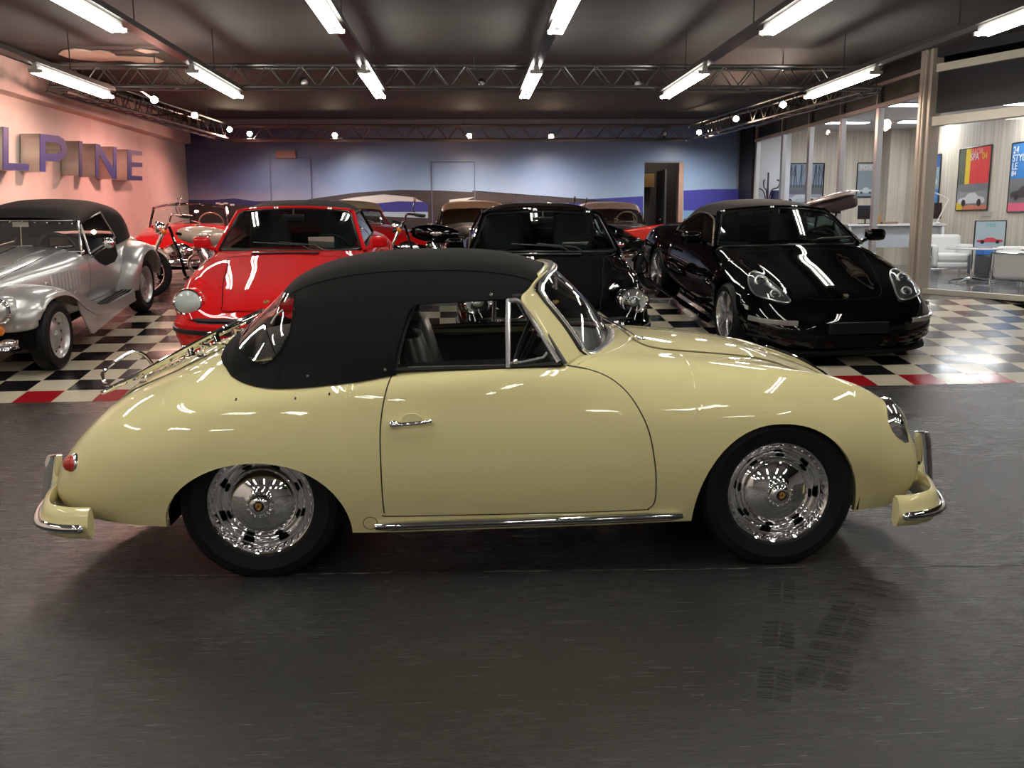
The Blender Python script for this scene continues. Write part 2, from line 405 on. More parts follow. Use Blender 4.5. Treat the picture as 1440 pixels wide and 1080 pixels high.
# mural printed on back wall
sky = mat('mural_sky_print', (.2, .25, .35), .38)
n, l, bb = nodes(sky); tc = n.new('ShaderNodeTexCoord'); sp = n.new('ShaderNodeSeparateXYZ'); l.new(tc.outputs['Object'], sp.inputs[0])
def ramp(src, lo, hi, stops):
    mr = n.new('ShaderNodeMapRange'); mr.inputs[1].default_value = lo; mr.inputs[2].default_value = hi; l.new(src, mr.inputs[0])
    cr = n.new('ShaderNodeValToRGB'); l.new(mr.outputs[0], cr.inputs[0]); e = cr.color_ramp.elements
    while len(e) < len(stops): e.new(.5)
    for k, (p, c) in enumerate(stops): e[k].position = p; e[k].color = (*c, 1)
    return cr.outputs[0]
dark = ramp(sp.outputs[2], 1.4, 3.3, [(0, (.50, .32, .28)), (.18, (.36, .28, .33)), (.4, (.11, .13, .28)), (1, (.045, .055, .15))])
lite = ramp(sp.outputs[2], 1.4, 3.3, [(0, (.36, .43, .50)), (.3, (.26, .37, .54)), (.6, (.19, .30, .50)), (1, (.17, .24, .42))])
nz = n.new('ShaderNodeTexNoise'); nz.inputs['Scale'].default_value = .55; nz.inputs['Detail'].default_value = 7; mp = n.new('ShaderNodeMapping'); mp.inputs['Scale'].default_value = (1, 1, 2.2)
l.new(tc.outputs['Object'], mp.inputs[0]); l.new(mp.outputs[0], nz.inputs['Vector'])
mr = n.new('ShaderNodeMapRange'); mr.inputs[1].default_value = -5.5; mr.inputs[2].default_value = -1.; l.new(sp.outputs[0], mr.inputs[0])
mx = n.new('ShaderNodeMix'); mx.data_type = 'RGBA'; l.new(mr.outputs[0], mx.inputs[0]); l.new(dark, mx.inputs[6]); l.new(lite, mx.inputs[7])
m3 = n.new('ShaderNodeMapRange'); m3.inputs[1].default_value = .5; m3.inputs[2].default_value = .75; m3.inputs[4].default_value = .45; l.new(nz.outputs[0], m3.inputs[0])
mz = n.new('ShaderNodeMapRange'); mz.inputs[1].default_value = 3.5; mz.inputs[2].default_value = .5; mz.inputs[3].default_value = 0; l.new(sp.outputs[0], mz.inputs[0])
mm = n.new('ShaderNodeMath'); mm.operation = 'MULTIPLY'; l.new(m3.outputs[0], mm.inputs[0]); l.new(mz.outputs[0], mm.inputs[1])
m4 = n.new('ShaderNodeMix'); m4.data_type = 'RGBA'; l.new(mm.outputs[0], m4.inputs[0]); l.new(mx.outputs[2], m4.inputs[6]); m4.inputs[7].default_value = (.42, .4, .5, 1)
l.new(m4.outputs[2], bb.inputs['Base Color'])
MU = thing('mural', 'large printed landscape mural with bridge, hills and dusk sky covering the back wall', 'mural', (0, YB, 0))
def wl(x, y, d): p = ony(x, y, YB); return (p[0], -d, p[2])
b = MB(); zT = 3.42
b.add([(XL, -.012, .5), (dL, -.012, .5), (dL, -.012, zT), (XL, -.012, zT)], [(0, 1, 2, 3)])
b.add([(dL, -.012, dT+.03), (dR+.08, -.012, dT+.03), (dR+.08, -.012, zT), (dL, -.012, zT)], [(0, 1, 2, 3)])
b.add([(dR+.08, -.012, .5), (XR-.15, -.012, .5), (XR-.15, -.012, zT), (dR+.08, -.012, zT)], [(0, 1, 2, 3)])
b.build('sky_print', sky, MU, smooth=False)
def mpoly(name, pts, col, d, rough=.4):
    q = MB(); q.prism([wl(x, y, d) for x, y in pts], (0, .004, 0)); return q.build(name, mat('mural_'+name+'_print', col, rough), MU, smooth=False)
mpoly('far_hill', [(262, 281), (300, 281), (330, 279), (360, 283), (400, 282), (440, 281), (500, 283), (560, 276), (600, 283), (600, 300), (262, 300)], (.03, .03, .12), .018)
mpoly('blue_hill', [(800, 281), (850, 279), (904, 276), (904, 330), (800, 330)], (.045, .05, .28), .018)
mpoly('blue_ridge', [(961, 268), (1000, 266), (1048, 266), (1048, 296), (961, 296)], (.045, .045, .30), .018)
mpoly('lake', [(961, 296), (1048, 296), (1048, 312), (961, 312)], (.16, .3, .52), .020)
mpoly('shore', [(961, 308), (985, 306), (1048, 310), (1048, 340), (961, 340)], (.03, .025, .03), .023)
mpoly('arch_sky', [(470, 284), (500, 275), (540, 272), (580, 275), (603, 282), (603, 288), (500, 290)], (.50, .47, .46), .0185)
mpoly('arch_sea', [(500, 287), (530, 286), (560, 283), (603, 284), (603, 299), (500, 299)], (.035, .035, .2), .021)
mpoly('arch_water', [(505, 298), (603, 298), (603, 306), (510, 306)], (.3, .38, .45), .0212)
mpoly('arch_gap', [(632, 287), (632, 281), (668, 277), (650, 284)], (.45, .5, .5), .0275)
mpoly('dark_land', [(262, 290), (330, 288), (420, 289), (500, 290), (508, 303), (602, 307), (602, 282), (632, 282), (700, 283), (800, 289), (904, 301), (904, 345), (262, 345)], (.035, .028, .03), .0225)
up = [(405, 285), (450, 278), (500, 271), (560, 267), (620, 268), (700, 272), (800, 279), (870, 286)]
lo = [(870, 289), (800, 285), (720, 284), (632, 287), (602, 287), (580, 277), (540, 273), (500, 277), (450, 285)]
b = MB(); b.prism([wl(x, y, .027) for x, y in up+lo], (0, .004, 0)); b.build('bridge', mat('mural_bridge_print', (.045, .037, .04), .4), MU, smooth=False)
q = MB()
for i in range(34):
    x = 665+i*6; y = 271+(x-665)*.075; q.tube([wl(x, y-3.0, .03), wl(x, y+2, .03)], .008, 4)
q.tube([wl(665, 268.5, .03), wl(865, 283.5, .03)], .008, 4); q.build('bridge_railing', mat('mural_railing_print', (.05, .05, .055), .5), MU)
b = MB()   # town lights on the shore
for x, y in [(307, 286), (312, 287), (318, 286), (327, 288)]: p = wl(x, y, .028); b.box(p, (.09, .006, .035))
b.build('town_lights', mat('mural_lights_print', (.8, .75, .7), .5), MU)
# flush doors in the mural
fr = mat('mural_door_edge', (.10, .12, .2), .4)
for k, (x0, x1, yt) in enumerate([(383, 440, 222), (608, 668, 228)]):
    b = MB(); p0, p1 = ony(x0, 300, YB), ony(x1, 300, YB); zt = ony(x0, yt, YB)[2]; y = YB-.03
    for xx in (p0[0], p1[0]): b.box((xx, y, (ZP+zt)/2), (.018, .012, zt-ZP))
    b.box(((p0[0]+p1[0])/2, y, zt), (p1[0]-p0[0]+.018, .012, .018))
    d = tag(b.build('door_%d' % (k+1), fr, smooth=False), kind='structure')
    h = MB(); h.tube([(p0[0]+.08, YB-.06, ZP+1.0), (p0[0]+.2, YB-.06, ZP+1.0)], .012, 8); h.tube([(p0[0]+.08, YB-.06, ZP+1.0), (p0[0]+.08, YB-.01, ZP+1.0)], .012, 8)
    h.build('door_handle', BRUSH, d)
jm = mat('pink_timber_jamb', (.30, .19, .15), .5)
b = MB(); b.box((dR+.04, YB-.03, (ZP+dT)/2), (.10, .12, dT-ZP))
tag(b.build('trim_doorway', jm, smooth=False, bevel=.005), kind='structure')
b = MB(); b.box((dR-.28, YB+.45, ZP+1.05), (.04, .9, 2.1))
d3 = tag(b.build('door_3', mat('dark_door_leaf', (.03, .03, .04), .35), smooth=False), kind='structure')
b = MB(); b.sph((dR-.34, YB+.2, ZP+1.02), .035); b.build('door_knob', BRUSH, d3)
o = rbox((0, 0, 0), (.30, .3, .32), .01, 'wall_cabinet', mat('ochre_cabinet', (.35, .22, .08), .5)); q_ = ony(911, 254, YB+1.9); o.location = (q_[0], YB+2.0, q_[2]); tag(o, 'small ochre cabinet on the wall inside the dark doorway', 'cabinet')
hl_ = bpy.data.lights.new('hallway_fill_light', 'POINT'); hl_.energy = 12; hl_.color = (1, .85, .7); ho = bpy.data.objects.new('hallway_fill_light', hl_); C.objects.link(ho); ho.location = ((dL+dR)/2+.3, YB+1.2, 3.0)  # unseen fill light, added only to lift the dark hallway
# ---- exit sign over the left mural door
t = thing('exit_sign', 'small unlit reddish sign box above the left hidden door in the mural', 'sign', tuple(ony(402, 217, YB-.05)))
rbox((0, 0, 0), (.42, .06, .17), .01, 'sign_box', mat('sign_pinkish', (.33, .17, .15), .5), t)
# ---- right partition with office behind
FRM = mat('satin_aluminium_frame', (.50, .46, .42), .4, .3)
PK = mat('aluminium_mullion', (.5, .49, .5), .35, .4)
HDR = mat('black_header_panel', (.008, .008, .01), .5)
ZH0, ZH1 = 3.06, 3.36
PANE = glass('partition_glass', (.96, .98, .98), .0, .45)
ym = [19.55, 17.95, 16.55, 15.15, 13.8, 12.5]
b = MB()
b.box((XR, (12.4+YB)/2, (ZC+ZH1)/2), (.06, YB-12.4, ZC-ZH1)); b.box((XR+.02, (12.4+YB)/2, (ZH0+ZH1)/2), (.03, YB-12.4, ZH1-ZH0))
b.box((XR-.02, YB-.45, 2), (.16, .9, 3.4))
tag(b.build('wall_right', HDR, smooth=False), kind='structure')
b = MB()
for z, h in ((ZH1, .05), (ZH0, .06), (ZP+.06, .12)): b.box((XR-.01, (12.4+19.7)/2, z), (.09, 19.7-12.4, h))
for y in ym[:-1]: b.box((XR-.01, y, (ZH0+ZH1)/2), (.08, .04, ZH1-ZH0))
tag(b.build('trim_partition_rails', mat('pinkish_rail', (.42, .36, .34), .45, .2), smooth=False, bevel=.004), kind='structure')
for k in range(5):
    y0, y1 = ym[k], ym[k+1]
    b = MB(); b.poly([(XR, y0-.08, ZP+.1), (XR, y1+.02, ZP+.1), (XR, y1+.02, ZH0), (XR, y0-.08, ZH0)]); w = tag(b.build('window_%d' % (k+1), PANE, smooth=False), kind='structure')
    b = MB(); b.box((XR-.005, y0-.03, (ZP+ZH0)/2), (.08, .1, ZH0-ZP)); b.build('window_frame', PK, w, smooth=False, bevel=.006)
b = MB()
for dx, w_, yy in ((0, .1, 12.42), (.0, .055, 12.33), (.03, .09, 12.24)): b.box((XR+dx, yy, (ZP+ZC)/2), (.16, w_*.86, ZC-ZP))
tag(b.build('trim_corner_column', mat('champagne_column', (.50, .43, .36), .38, .35), smooth=False, bevel=.012), kind='structure')
# angled front
th = math.atan2(CD[1], CD[0])
b = MB(); L_ = 5.0
def obox(mb, t0, t1, z0, z1, w, d=0.): c = off((t0+t1)/2, (z0+z1)/2, d); mb.box(c, (t1-t0, w, z1-z0), th)
obox(b, 0, L_, ZC-.12, ZC, .1); obox(b, .05, L_, 2.78, ZC-.28, .04)
tag(b.build('wall_office_front', HDR, smooth=False), kind='structure')
b = MB(); obox(b, .05, L_, ZC-.30, ZC-.20, .1); obox(b, .05, L_, 2.62, 2.74, .12); obox(b, .05, L_, ZP, ZP+.07, .08); obox(b, .05, .13, ZP, ZC-.25, .12)
tag(b.build('trim_office_front_rails', mat('cream_rail', (.6, .56, .47), .45, .2), smooth=False, bevel=.005), kind='structure')
b = MB(); b.poly([off(.13, ZP+.05), off(L_, ZP+.05), off(L_, 2.62), off(.13, 2.62)]); w = tag(b.build('window_6', PANE, smooth=False), kind='structure')
# office shell
OF = mat('grey_office_floor', (.15, .15, .16), .12); noise_col(OF, (.13, .13, .14), (.17, .17, .18), 5, 5, (.08, .2))
b = MB(); b.poly([off(-.1, ZP+.004), off(L_, ZP+.004), (16, 6, ZP+.004), (16, 22, ZP+.004), (XR+.03, 22, ZP+.004)]); tag(b.build('floor_office', OF, smooth=False), kind='structure')
WD = mat('pale_wood_panelling', (.62, .55, .45), .5)
n, l, bb = nodes(WD); tc = n.new('ShaderNodeTexCoord'); mp = n.new('ShaderNodeMapping'); mp.inputs['Scale'].default_value = (9, 9, .25)
nz = n.new('ShaderNodeTexNoise'); nz.inputs['Scale'].default_value = 2.2; nz.inputs['Detail'].default_value = 5
l.new(tc.outputs['Object'], mp.inputs[0]); l.new(mp.outputs[0], nz.inputs['Vector']); cr = n.new('ShaderNodeValToRGB'); l.new(nz.outputs[0], cr.inputs[0])
cr.color_ramp.elements[0].color = (.50, .44, .36, 1); cr.color_ramp.elements[0].position = .35; cr.color_ramp.elements[1].color = (.66, .60, .50, 1); cr.color_ramp.elements[1].position = .65
l.new(cr.outputs[0], bb.inputs['Base Color'])
XO = 9.6
b = MB(); b.box((XO+.1, 14, 1.8), (.2, 17, 3.4)); b.box((8.2, YB+.1, 1.8), (4.1, .2, 3.4)); b.box((9.4, 20.3, 1.8), (.4, .4, 3.4))
tag(b.build('wall_office', WD, smooth=False), kind='structure')
b = MB(); b.box((6.68, YB-.03, 1.9), (.92, .06, 3.0)); tag(b.build('wall_office_white', mat('white_office_wall', (.75, .75, .77), .5), smooth=False), kind='structure')
OC = mat('office_ceiling_tile', (.62, .62, .64), .6)
b = MB(); b.poly([off(-.05, 3.34, .05), off(L_, 3.34, .05), (16, 6, 3.34), (16, 22, 3.34), (XR+.05, 22, 3.34)]); tag(b.build('ceiling_office', OC, smooth=False), kind='structure')
# far walls behind the camera so that the paint has a room to reflect
BK = mat('rear_hall_wall', (.35, .33, .31), .6)
b = MB(); b.box((0, -8.5, 1.8), (28, .2, 3.6)); tag(b.build('wall_front', BK, smooth=False), kind='structure')
b = MB(); b.box((11.5, 0, 1.8), (.2, 17, 3.6)); tag(b.build('wall_right_front', BK, smooth=False), kind='structure')
# ------------------------------------------------------------------ ceiling lamps
ZLAMP = 3.0
TUBE = mat('fluorescent_tube', (1, 1, 1), .4, emit=(1.0, .96, .88), estr=34.0)
HOUS = mat('lamp_housing', (.55, .55, .53), .4)
RAILM = mat('lamp_rail_dark', (.05, .048, .045), .4, .3)
LL = 2.05
def make_lamp():
    t = thing('fluorescent_lamp', 'x', 'lamp', (0, 0, ZLAMP))
    b = MB()
    b.add([(sx, sy, z) for sy in (-LL/2, LL/2) for sx, z in ((-.028, .0), (-.028, .035), (-.02, .07), (.02, .07), (.028, .035), (.028, .0))],
          [(0, 1, 7, 6), (1, 2, 8, 7), (2, 3, 9, 8), (3, 4, 10, 9), (4, 5, 11, 10), (1, 4, 10, 7), (0, 1, 2, 3, 4, 5), (6, 7, 8, 9, 10, 11)])
    b.build('housing', HOUS, t, smooth=False)
    for sx in (-.045, .045):
        b = MB(); b.tube([(sx, -LL/2+.05, -.008), (sx, LL/2-.05, -.008)], .019, 10); b.build('tube', TUBE, t)
    for sy in (-1, 1):
        b = MB(); b.box((0, sy*(LL/2-.02), -.003), (.14, .03, .036)); b.build('end_cap', HOUS, t, smooth=False, bevel=.004)
    return t
lamp0 = make_lamp(); first = True
rows = [-4.45, -2.84, -1.05, .79, 2.61, 4.5]
rown = ['leftmost row, above the silver roadster side', 'second row from the left', 'third row from the left', 'fourth row from the left', 'fifth row from the left', 'rightmost row, before the glass office']
for k, x in enumerate(rows):
    for j, yc in enumerate([11.3, 7.2, 3.1, -1.0, -5.1]):
        o = lamp0 if first else dup(lamp0); first = False
        o.location = (x, yc, ZLAMP)
        if j == 0: tag(o, 'fluorescent ceiling lamp nearest the truss in the '+rown[k], 'lamp', 'fluorescent lamps in rows under the ceiling')
        elif j == 1: tag(o, 'nearer large fluorescent ceiling lamp in the '+rown[k], 'lamp', 'fluorescent lamps in rows under the ceiling')
        else: tag(o, 'fluorescent lamp above and behind the camera, seen only as streaks in the paint', 'lamp', 'fluorescent lamps outside the view')
    r = thing('lamp_rail', 'dark hanging rail carrying the fluorescent lamps of the '+rown[k], 'rail', (x, 3, ZLAMP+.1), group='lamp rails')
    b = MB(); b.box((0, 0, .0), (.12, 18.8, .05)); b.build('channel', RAILM, r, smooth=False)
    for yy in (8.2, 5.6, 2.4, -2, -6.5):
        b = MB(); b.tube([(0, yy, .04), (0, yy, ZC-ZLAMP-.1)], .006, 6); b.build('suspension_rod', RAILM, r)
# ------------------------------------------------------------------ box truss ring with spotlights
TRM = mat('dark_truss_tube', (.16, .16, .155), .3, .7)
def truss(label, p0, p1, w=.27, n=None):
    p0 = np.array(p0, float); p1 = np.array(p1, float); d = p1-p0; L = np.linalg.norm(d); d /= L; s_ = np.array([-d[1], d[0], 0])*w/2; u = np.array([0, 0, w/2])
    t = thing('lighting_truss', label, 'truss', tuple(p0), group='box trusses under the ceiling'); n = n or int(L/.21)
    b = MB()
    for a in (-1, 1):
        for c in (-1, 1): b.tube([a*s_+c*u, d*L+a*s_+c*u], .022, 8)
    b.build('chords', TRM, t)
    b = MB()
    for i in range(n):
        q0, q1 = d*L*i/n, d*L*(i+1)/n; sg = 1 if i % 2 else -1
        for a in (-1, 1): b.tube([q0+a*s_+sg*u, q1+a*s_-sg*u], .009, 5)
        b.tube([q0+sg*s_-u, q1-sg*s_-u], .009, 5)
    b.build('bracing', TRM, t)
    b = MB()
    for k in (.12, .5, .88): b.tube([d*L*k+np.array([0, 0, .1]), d*L*k+np.array([0, 0, ZC-p0[2]-(p1-p0)[2]*k])], .008, 6)
    b.build('suspension_rod', TRM, t)
    return t
zt = 3.30
truss('long dark box truss crossing the hall nearest the camera', (-5.3, 12.75, zt), (5.6, 12.75, zt))
truss('distant dark box truss in front of the mural', (-4.6, 19.3, 3.20), (4.6, 19.3, 3.20))
truss('dark box truss running along the left wall above the letters', (-5.35, 12.95, zt-.02), (-4.78, 19.1, 3.22))
truss('dark box truss running along the glass partition on the right', (5.6, 12.95, zt-.02), (4.78, 19.1, 3.22))
# spotlights
BULB = mat('spot_bulb_warm', (1, .8, .6), .4, emit=(1, .78, .52), estr=160)
def spot(px, py, Y, aim, label, on=True, power=0, col=(1, .75, .5), size=70):
    p = ony(px, py, Y); t = thing('spotlight', label, 'spotlight', tuple(p), group='spotlights on the truss')
    a = np.array(aim, float)-p; a /= np.linalg.norm(a)
    al = a; hall = np.array([p[0]*.6, 5, .6])-p; hall /= np.linalg.norm(hall)
    if on: a = hall
    b = MB(); b.lathe([(0, -.17), (.045, -.165), (.055, -.12), (.062, 0), (.06, .02), (.05, .022), (.048, 0)], (0, 0, 0), a, 16); b.build('can', BLACKP, t)
    b = MB(); b.lathe([(0, .035), (.03, .028), (.048, .006)], (0, 0, 0), a, 16); b.build('bulb', BULB if on else REFL, t)
    best = None
    for q0, q1 in (((-5.3, 12.75, 3.3), (5.6, 12.75, 3.3)), ((-4.6, 19.3, 3.2), (4.6, 19.3, 3.2)), ((-5.35, 12.95, 3.28), (-4.78, 19.1, 3.22)), ((5.6, 12.95, 3.28), (4.78, 19.1, 3.22))):
        q0, q1 = np.array(q0), np.array(q1); s_ = min(.99, max(.01, np.dot(p-q0, q1-q0)/np.dot(q1-q0, q1-q0))); q = q0+(q1-q0)*s_-p
        if best is None or np.linalg.norm(q) < np.linalg.norm(best): best = q
    q = best+np.array([0, 0, -.10]); n_ = max(1e-3, np.linalg.norm(q)); b = MB(); b.tube([q/n_*.03, q], .014, 6); b.box(q, (.05, .05, .05)); b.build('clamp', BLACKP, t)
    if on and power:
        ld = bpy.data.lights.new('spot', 'SPOT'); ld.energy = power; ld.color = col; ld.spot_size = math.radians(size); ld.spot_blend = 1.; ld.shadow_soft_size = .12
        lo_ = bpy.data.objects.new('light', ld); C.objects.link(lo_); lo_.parent = t; a = al; lo_.location = (0, 0, -.10)
        lo_.rotation_euler = Vector(tuple(a)).to_track_quat('-Z', 'Y').to_euler()
for px, py, Y, aim, lab, pw, col, sz in [
    (217, 140, 13.6, (-5.6, 9.5, 0), 'lit warm spotlight highest and nearest on the left truss', 300, (1, .50, .40), 165),
    (274, 162, 15.6, (-5.7, 15.6, 0), 'lit warm spotlight second along the left truss', 260, (1, .42, .36), 165),
    (323, 182, 18.9, (-5.6, 17.5, 0), 'lit warm spotlight at the far left truss corner', 260, (1, .42, .36), 165),
    (351, 188, 19.2, (-3.5, 19.6, 0), 'lit spotlight just right of the far left truss corner', 220, (1, .8, .7), 165),
    (471, 190, 19.2, (-1.6, 19.6, 0), 'lit spotlight over the left hidden mural door', 260, (1, .88, .8), 165),
    (660, 191, 19.2, (.2, 19.5, 0), 'lit orange-tinged spotlight over the middle of the mural', 300, (1, .8, .65), 165),
    (775, 192, 19.2, (1.8, 19.6, 0), 'lit pinkish spotlight right of the mural middle', 300, (1, .85, .78), 165),
    (983, 186, 19.2, (4.4, 19.6, 0), 'lit spotlight above the doorway at the far right truss corner', 260, (1, .9, .8), 165),
    (1035, 167, 16.6, (4, 14, .5), 'lit warm spotlight on the right truss by the first glass pane', 200, (1, .6, .45), 150),
    (1101, 147, 14.6, (3, 12, .5), 'lit spotlight on the right truss nearest the camera', 200, (1, .8, .7), 150)]:
    spot(px, py, Y, aim, lab, True, pw, col, sz)
for px, py, Y, lab in [(935, 188, 19.2, 'unlit black spotlight hanging left of the doorway'), (428, 117, 12.7, 'unlit black spotlight inside the near truss, left one'), (677, 119, 12.7, 'unlit black spotlight inside the near truss, middle one'), (897, 119, 12.7, 'unlit black spotlight inside the near truss, right one')]:
    spot(px, py, Y, (0, 6, .5), lab, False)
# reddish wash bouncing on the rear ceiling from the red coloured floods
def area(name, loc, aim, sx, sy, e, col):
    ld = bpy.data.lights.new(name, 'AREA'); ld.shape = 'RECTANGLE'; ld.size = sx; ld.size_y = sy; ld.energy = e; ld.color = col
    o = bpy.data.objects.new(name, ld); C.objects.link(o); o.location = loc
    o.rotation_euler = (Vector(aim)-Vector(loc)).to_track_quat('-Z', 'Y').to_euler(); return o
# ------------------------------------------------------------------ office ceiling lamps
PAN = mat('office_lamp_panel', (1, 1, 1), .4, emit=(.95, .97, 1), estr=30)
oc = []
for (x, y) in [(7.4, 18.6), (9.2, 18.4), (7.4, 15.8), (9.2, 15.6), (7.6, 13.0), (9.4, 13.2), (8.4, 10.6)]:
    t = thing('office_ceiling_lamp', 'white recessed lamp panel glowing in the office ceiling', 'lamp', (x, y, 3.33), group='office ceiling lamps')
    b = MB(); b.box((0, 0, -.004), (1.28, .34, .012)); b.build('frame', WHITE, t, smooth=False)
    b = MB(); b.box((0, 0, -.014), (1.2, .28, .01)); b.build('diffuser', PAN, t, smooth=False)
# ------------------------------------------------------------------ wall letters
ls = mat('brushed_letter_side', (.60, .57, .50), .35, .6); lf = mat('blue_letter_face', (.006, .018, .15), .5)
XF = XL+.27
def glyph(label, outline, holes=()):
    # outline in photo pixels of the face, carried to the plane of the letter faces
    P = [onx(x, y, XF) for x, y in outline]; o0 = P[0].copy()
    t = thing('wall_letter', label, 'letter', tuple(o0), group='raised letters on the left wall')
    def solid(name, x0, x1, m):
        cu = bpy.data.curves.new(name, 'CURVE'); cu.dimensions = '2D'; cu.fill_mode = 'BOTH'; cu.extrude = (x1-x0)/2
        for ol in [outline]+list(holes):
            q = [onx(x, y, XF) for x, y in ol]; sp = cu.splines.new('POLY'); sp.points.add(len(q)-1)
            for i, p in enumerate(q): sp.points[i].co = (p[1]-o0[1], p[2]-o0[2], 0, 1)
            sp.use_cyclic_u = True
        ob = bpy.data.objects.new(name, cu); me = bpy.data.meshes.new_from_object(ob); bpy.data.objects.remove(ob)
        # curve plane (u=Y, v=Z) -> world
        me.transform(Matrix(((0, 0, 1, (x0+x1)/2), (1, 0, 0, 0), (0, 1, 0, 0), (0, 0, 0, 1))))
        me.materials.clear(); me.materials.append(m); ob = bpy.data.objects.new(name, me); C.objects.link(ob); ob.parent = t
    solid('metal_side', -.25, -.004, ls); solid('blue_face', -.004, .004, lf)
glyph('blue letter L with brushed metal sides, leftmost on the wall', [(4, 178), (12, 179), (12, 229), (41, 231), (40, 240), (4, 239)])
k = [(56, 188), (82, 191), (90, 196), (94, 206), (93, 217), (86, 225), (80, 227), (64, 226), (64, 242), (56, 241)]
glyph('blue letter P with brushed metal sides, between the L and the I', k, [[(64, 199), (79, 201), (85, 205), (86, 210), (85, 214), (78, 216), (64, 216)]])
glyph('blue letter I with brushed metal sides, third on the wall', [(111, 198), (116, 199), (116, 247), (111, 247)])
glyph('blue letter N with brushed metal sides, between the I and the E', [(134, 202), (140, 203), (159, 237), (159, 206), (164, 207), (164, 252), (158, 251), (139, 217), (139, 249), (134, 249)])
glyph('blue letter E with brushed metal sides, last on the wall', [(179, 210), (200, 213), (200, 219), (185, 217), (185, 228), (200, 229), (200, 235), (185, 235), (185, 247), (200, 248), (200, 254), (179, 253)])
# cream cut-outs seen up on the ceiling at left
b = MB()
def cz(x, y): p = onz(x, y, ZC-.004); return tuple(p)
b.prism([cz(*p) for p in [(82, 75), (88, 70), (104, 68), (118, 69), (128, 71), (140, 70), (155, 72), (163, 78), (190, 79), (218, 80), (231, 85), (220, 89), (200, 89), (184, 85), (170, 84), (140, 85), (112, 83), (95, 80)]], (0, 0, -.012))
b.prism([cz(*p) for p in [(188, 69), (196, 68), (218, 71), (224, 73), (205, 74)]], (0, 0, -.012))
tag(b.build('ceiling_panel', mat('cream_ceiling_shape', (.75, .6, .5), .5), smooth=False), 'cream propeller shaped panel on the dark ceiling at upper left', 'panel')
# ------------------------------------------------------------------ the cream classic cabriolet
PSI = math.radians(.4)
car = thing('classic_cabriolet', 'cream yellow vintage cabriolet with black soft top and chrome luggage rack, parked side-on in front', 'car', (-.835, 4.31, 0), PSI)
ST = [(-.945, [(.01, .285), (.012, .288), (.015, .292), (.015, .297), (.012, .302), (.01, .305), (.005, .308), (0, .31)]),
 (-.94, [(.10, .268), (.15, .28), (.175, .295), (.17, .312), (.14, .325), (.10, .333), (.05, .338), (0, .34)]),
 (-.915, [(.28, .252), (.35, .275), (.385, .31), (.365, .35), (.31, .378), (.22, .395), (.11, .403), (0, .405)]),
 (-.865, [(.44, .243), (.50, .275), (.53, .33), (.51, .39), (.445, .432), (.33, .462), (.16, .478), (0, .48)]),
 (-.785, [(.55, .238), (.605, .285), (.63, .36), (.61, .445), (.535, .512), (.40, .55), (.2, .567), (0, .57)]),
 (-.64, [(.66, .236), (.70, .30), (.72, .40), (.705, .52), (.64, .612), (.48, .668), (.24, .69), (0, .692)]),
 (-.45, [(.74, .235), (.77, .32), (.79, .43), (.775, .57), (.70, .68), (.50, .752), (.25, .786), (0, .79)]),
 (-.2, [(.77, .23), (.80, .33), (.817, .46), (.80, .63), (.73, .745), (.52, .835), (.26, .885), (0, .90)]),
 (.05, [(.77, .22), (.81, .34), (.826, .49), (.808, .66), (.75, .775), (.55, .87), (.28, .925), (0, .94)]),
 (.4, [(.77, .20), (.81, .33), (.829, .49), (.812, .68), (.765, .80), (.6, .88), (.3, .925), (0, .935)]),
 (.8, [(.76, .196), (.808, .33), (.827, .49), (.812, .69), (.765, .83), (.6, .89), (.3, .92), (0, .93)]),
 (1.2, [(.76, .198), (.803, .33), (.822, .49), (.805, .69), (.745, .843), (.58, .893), (.3, .92), (0, .928)]),
 (1.6, [(.75, .205), (.792, .34), (.81, .50), (.79, .69), (.69, .832), (.48, .872), (.25, .90), (0, .91)]),
 (2.05, [(.73, .208), (.78, .36), (.80, .52), (.775, .68), (.665, .808), (.45, .825), (.24, .853), (0, .862)]),
 (2.3, [(.69, .21), (.745, .35), (.77, .49), (.74, .645), (.63, .78), (.43, .75), (.22, .775), (0, .79)]),
 (2.45, [(.66, .205), (.70, .34), (.73, .46), (.71, .61), (.61, .735), (.42, .69), (.22, .715), (0, .73)]),
 (2.56, [(.62, .205), (.665, .32), (.695, .43), (.68, .57), (.595, .678), (.42, .625), (.22, .65), (0, .665)]),
 (2.65, [(.60, .205), (.65, .30), (.68, .40), (.665, .51), (.585, .60), (.42, .545), (.22, .575), (0, .595)]),
 (2.72, [(.54, .215), (.60, .285), (.635, .36), (.625, .44), (.55, .51), (.39, .475), (.2, .505), (0, .52)]),
 (2.77, [(.43, .23), (.485, .28), (.515, .34), (.505, .40), (.45, .44), (.30, .43), (.14, .445), (0, .45)]),
 (2.795, [(.16, .27), (.2, .295), (.22, .33), (.22, .36), (.19, .38), (.14, .39), (.07, .395), (0, .40)]),
 (2.80, [(.01, .32), (.012, .325), (.015, .33), (.015, .335), (.012, .34), (.01, .345), (.005, .348), (0, .35)])]
LB = Loft(ST)
sillf = lambda x: float(np.interp(x, [-.945, -.86, -.36, .37, .7, 1.74, 2.44, 2.6, 2.80], [.27, .245, .24, .20, .197, .208, .20, .205, .3]))
AR = [(.005, .365, .362, .505, 2.1), (2.07, .335, .38, .615, 2.15)]
zlow = arch_fn(AR, sillf)
XS = xsamples(-.945, 2.80, 130, AR)
def keep(x, y, z):
    lim = .705 if .56 < x < 1.24 else .60
    return not (.10 < x < 1.50-.185*min(1, y/.635)**2.2 and z > .75 and y < lim)
mb = LB.mesh(XS, 64, zlow, keep, .03)
body = mb.build('body', CREAM, car, ang=60)
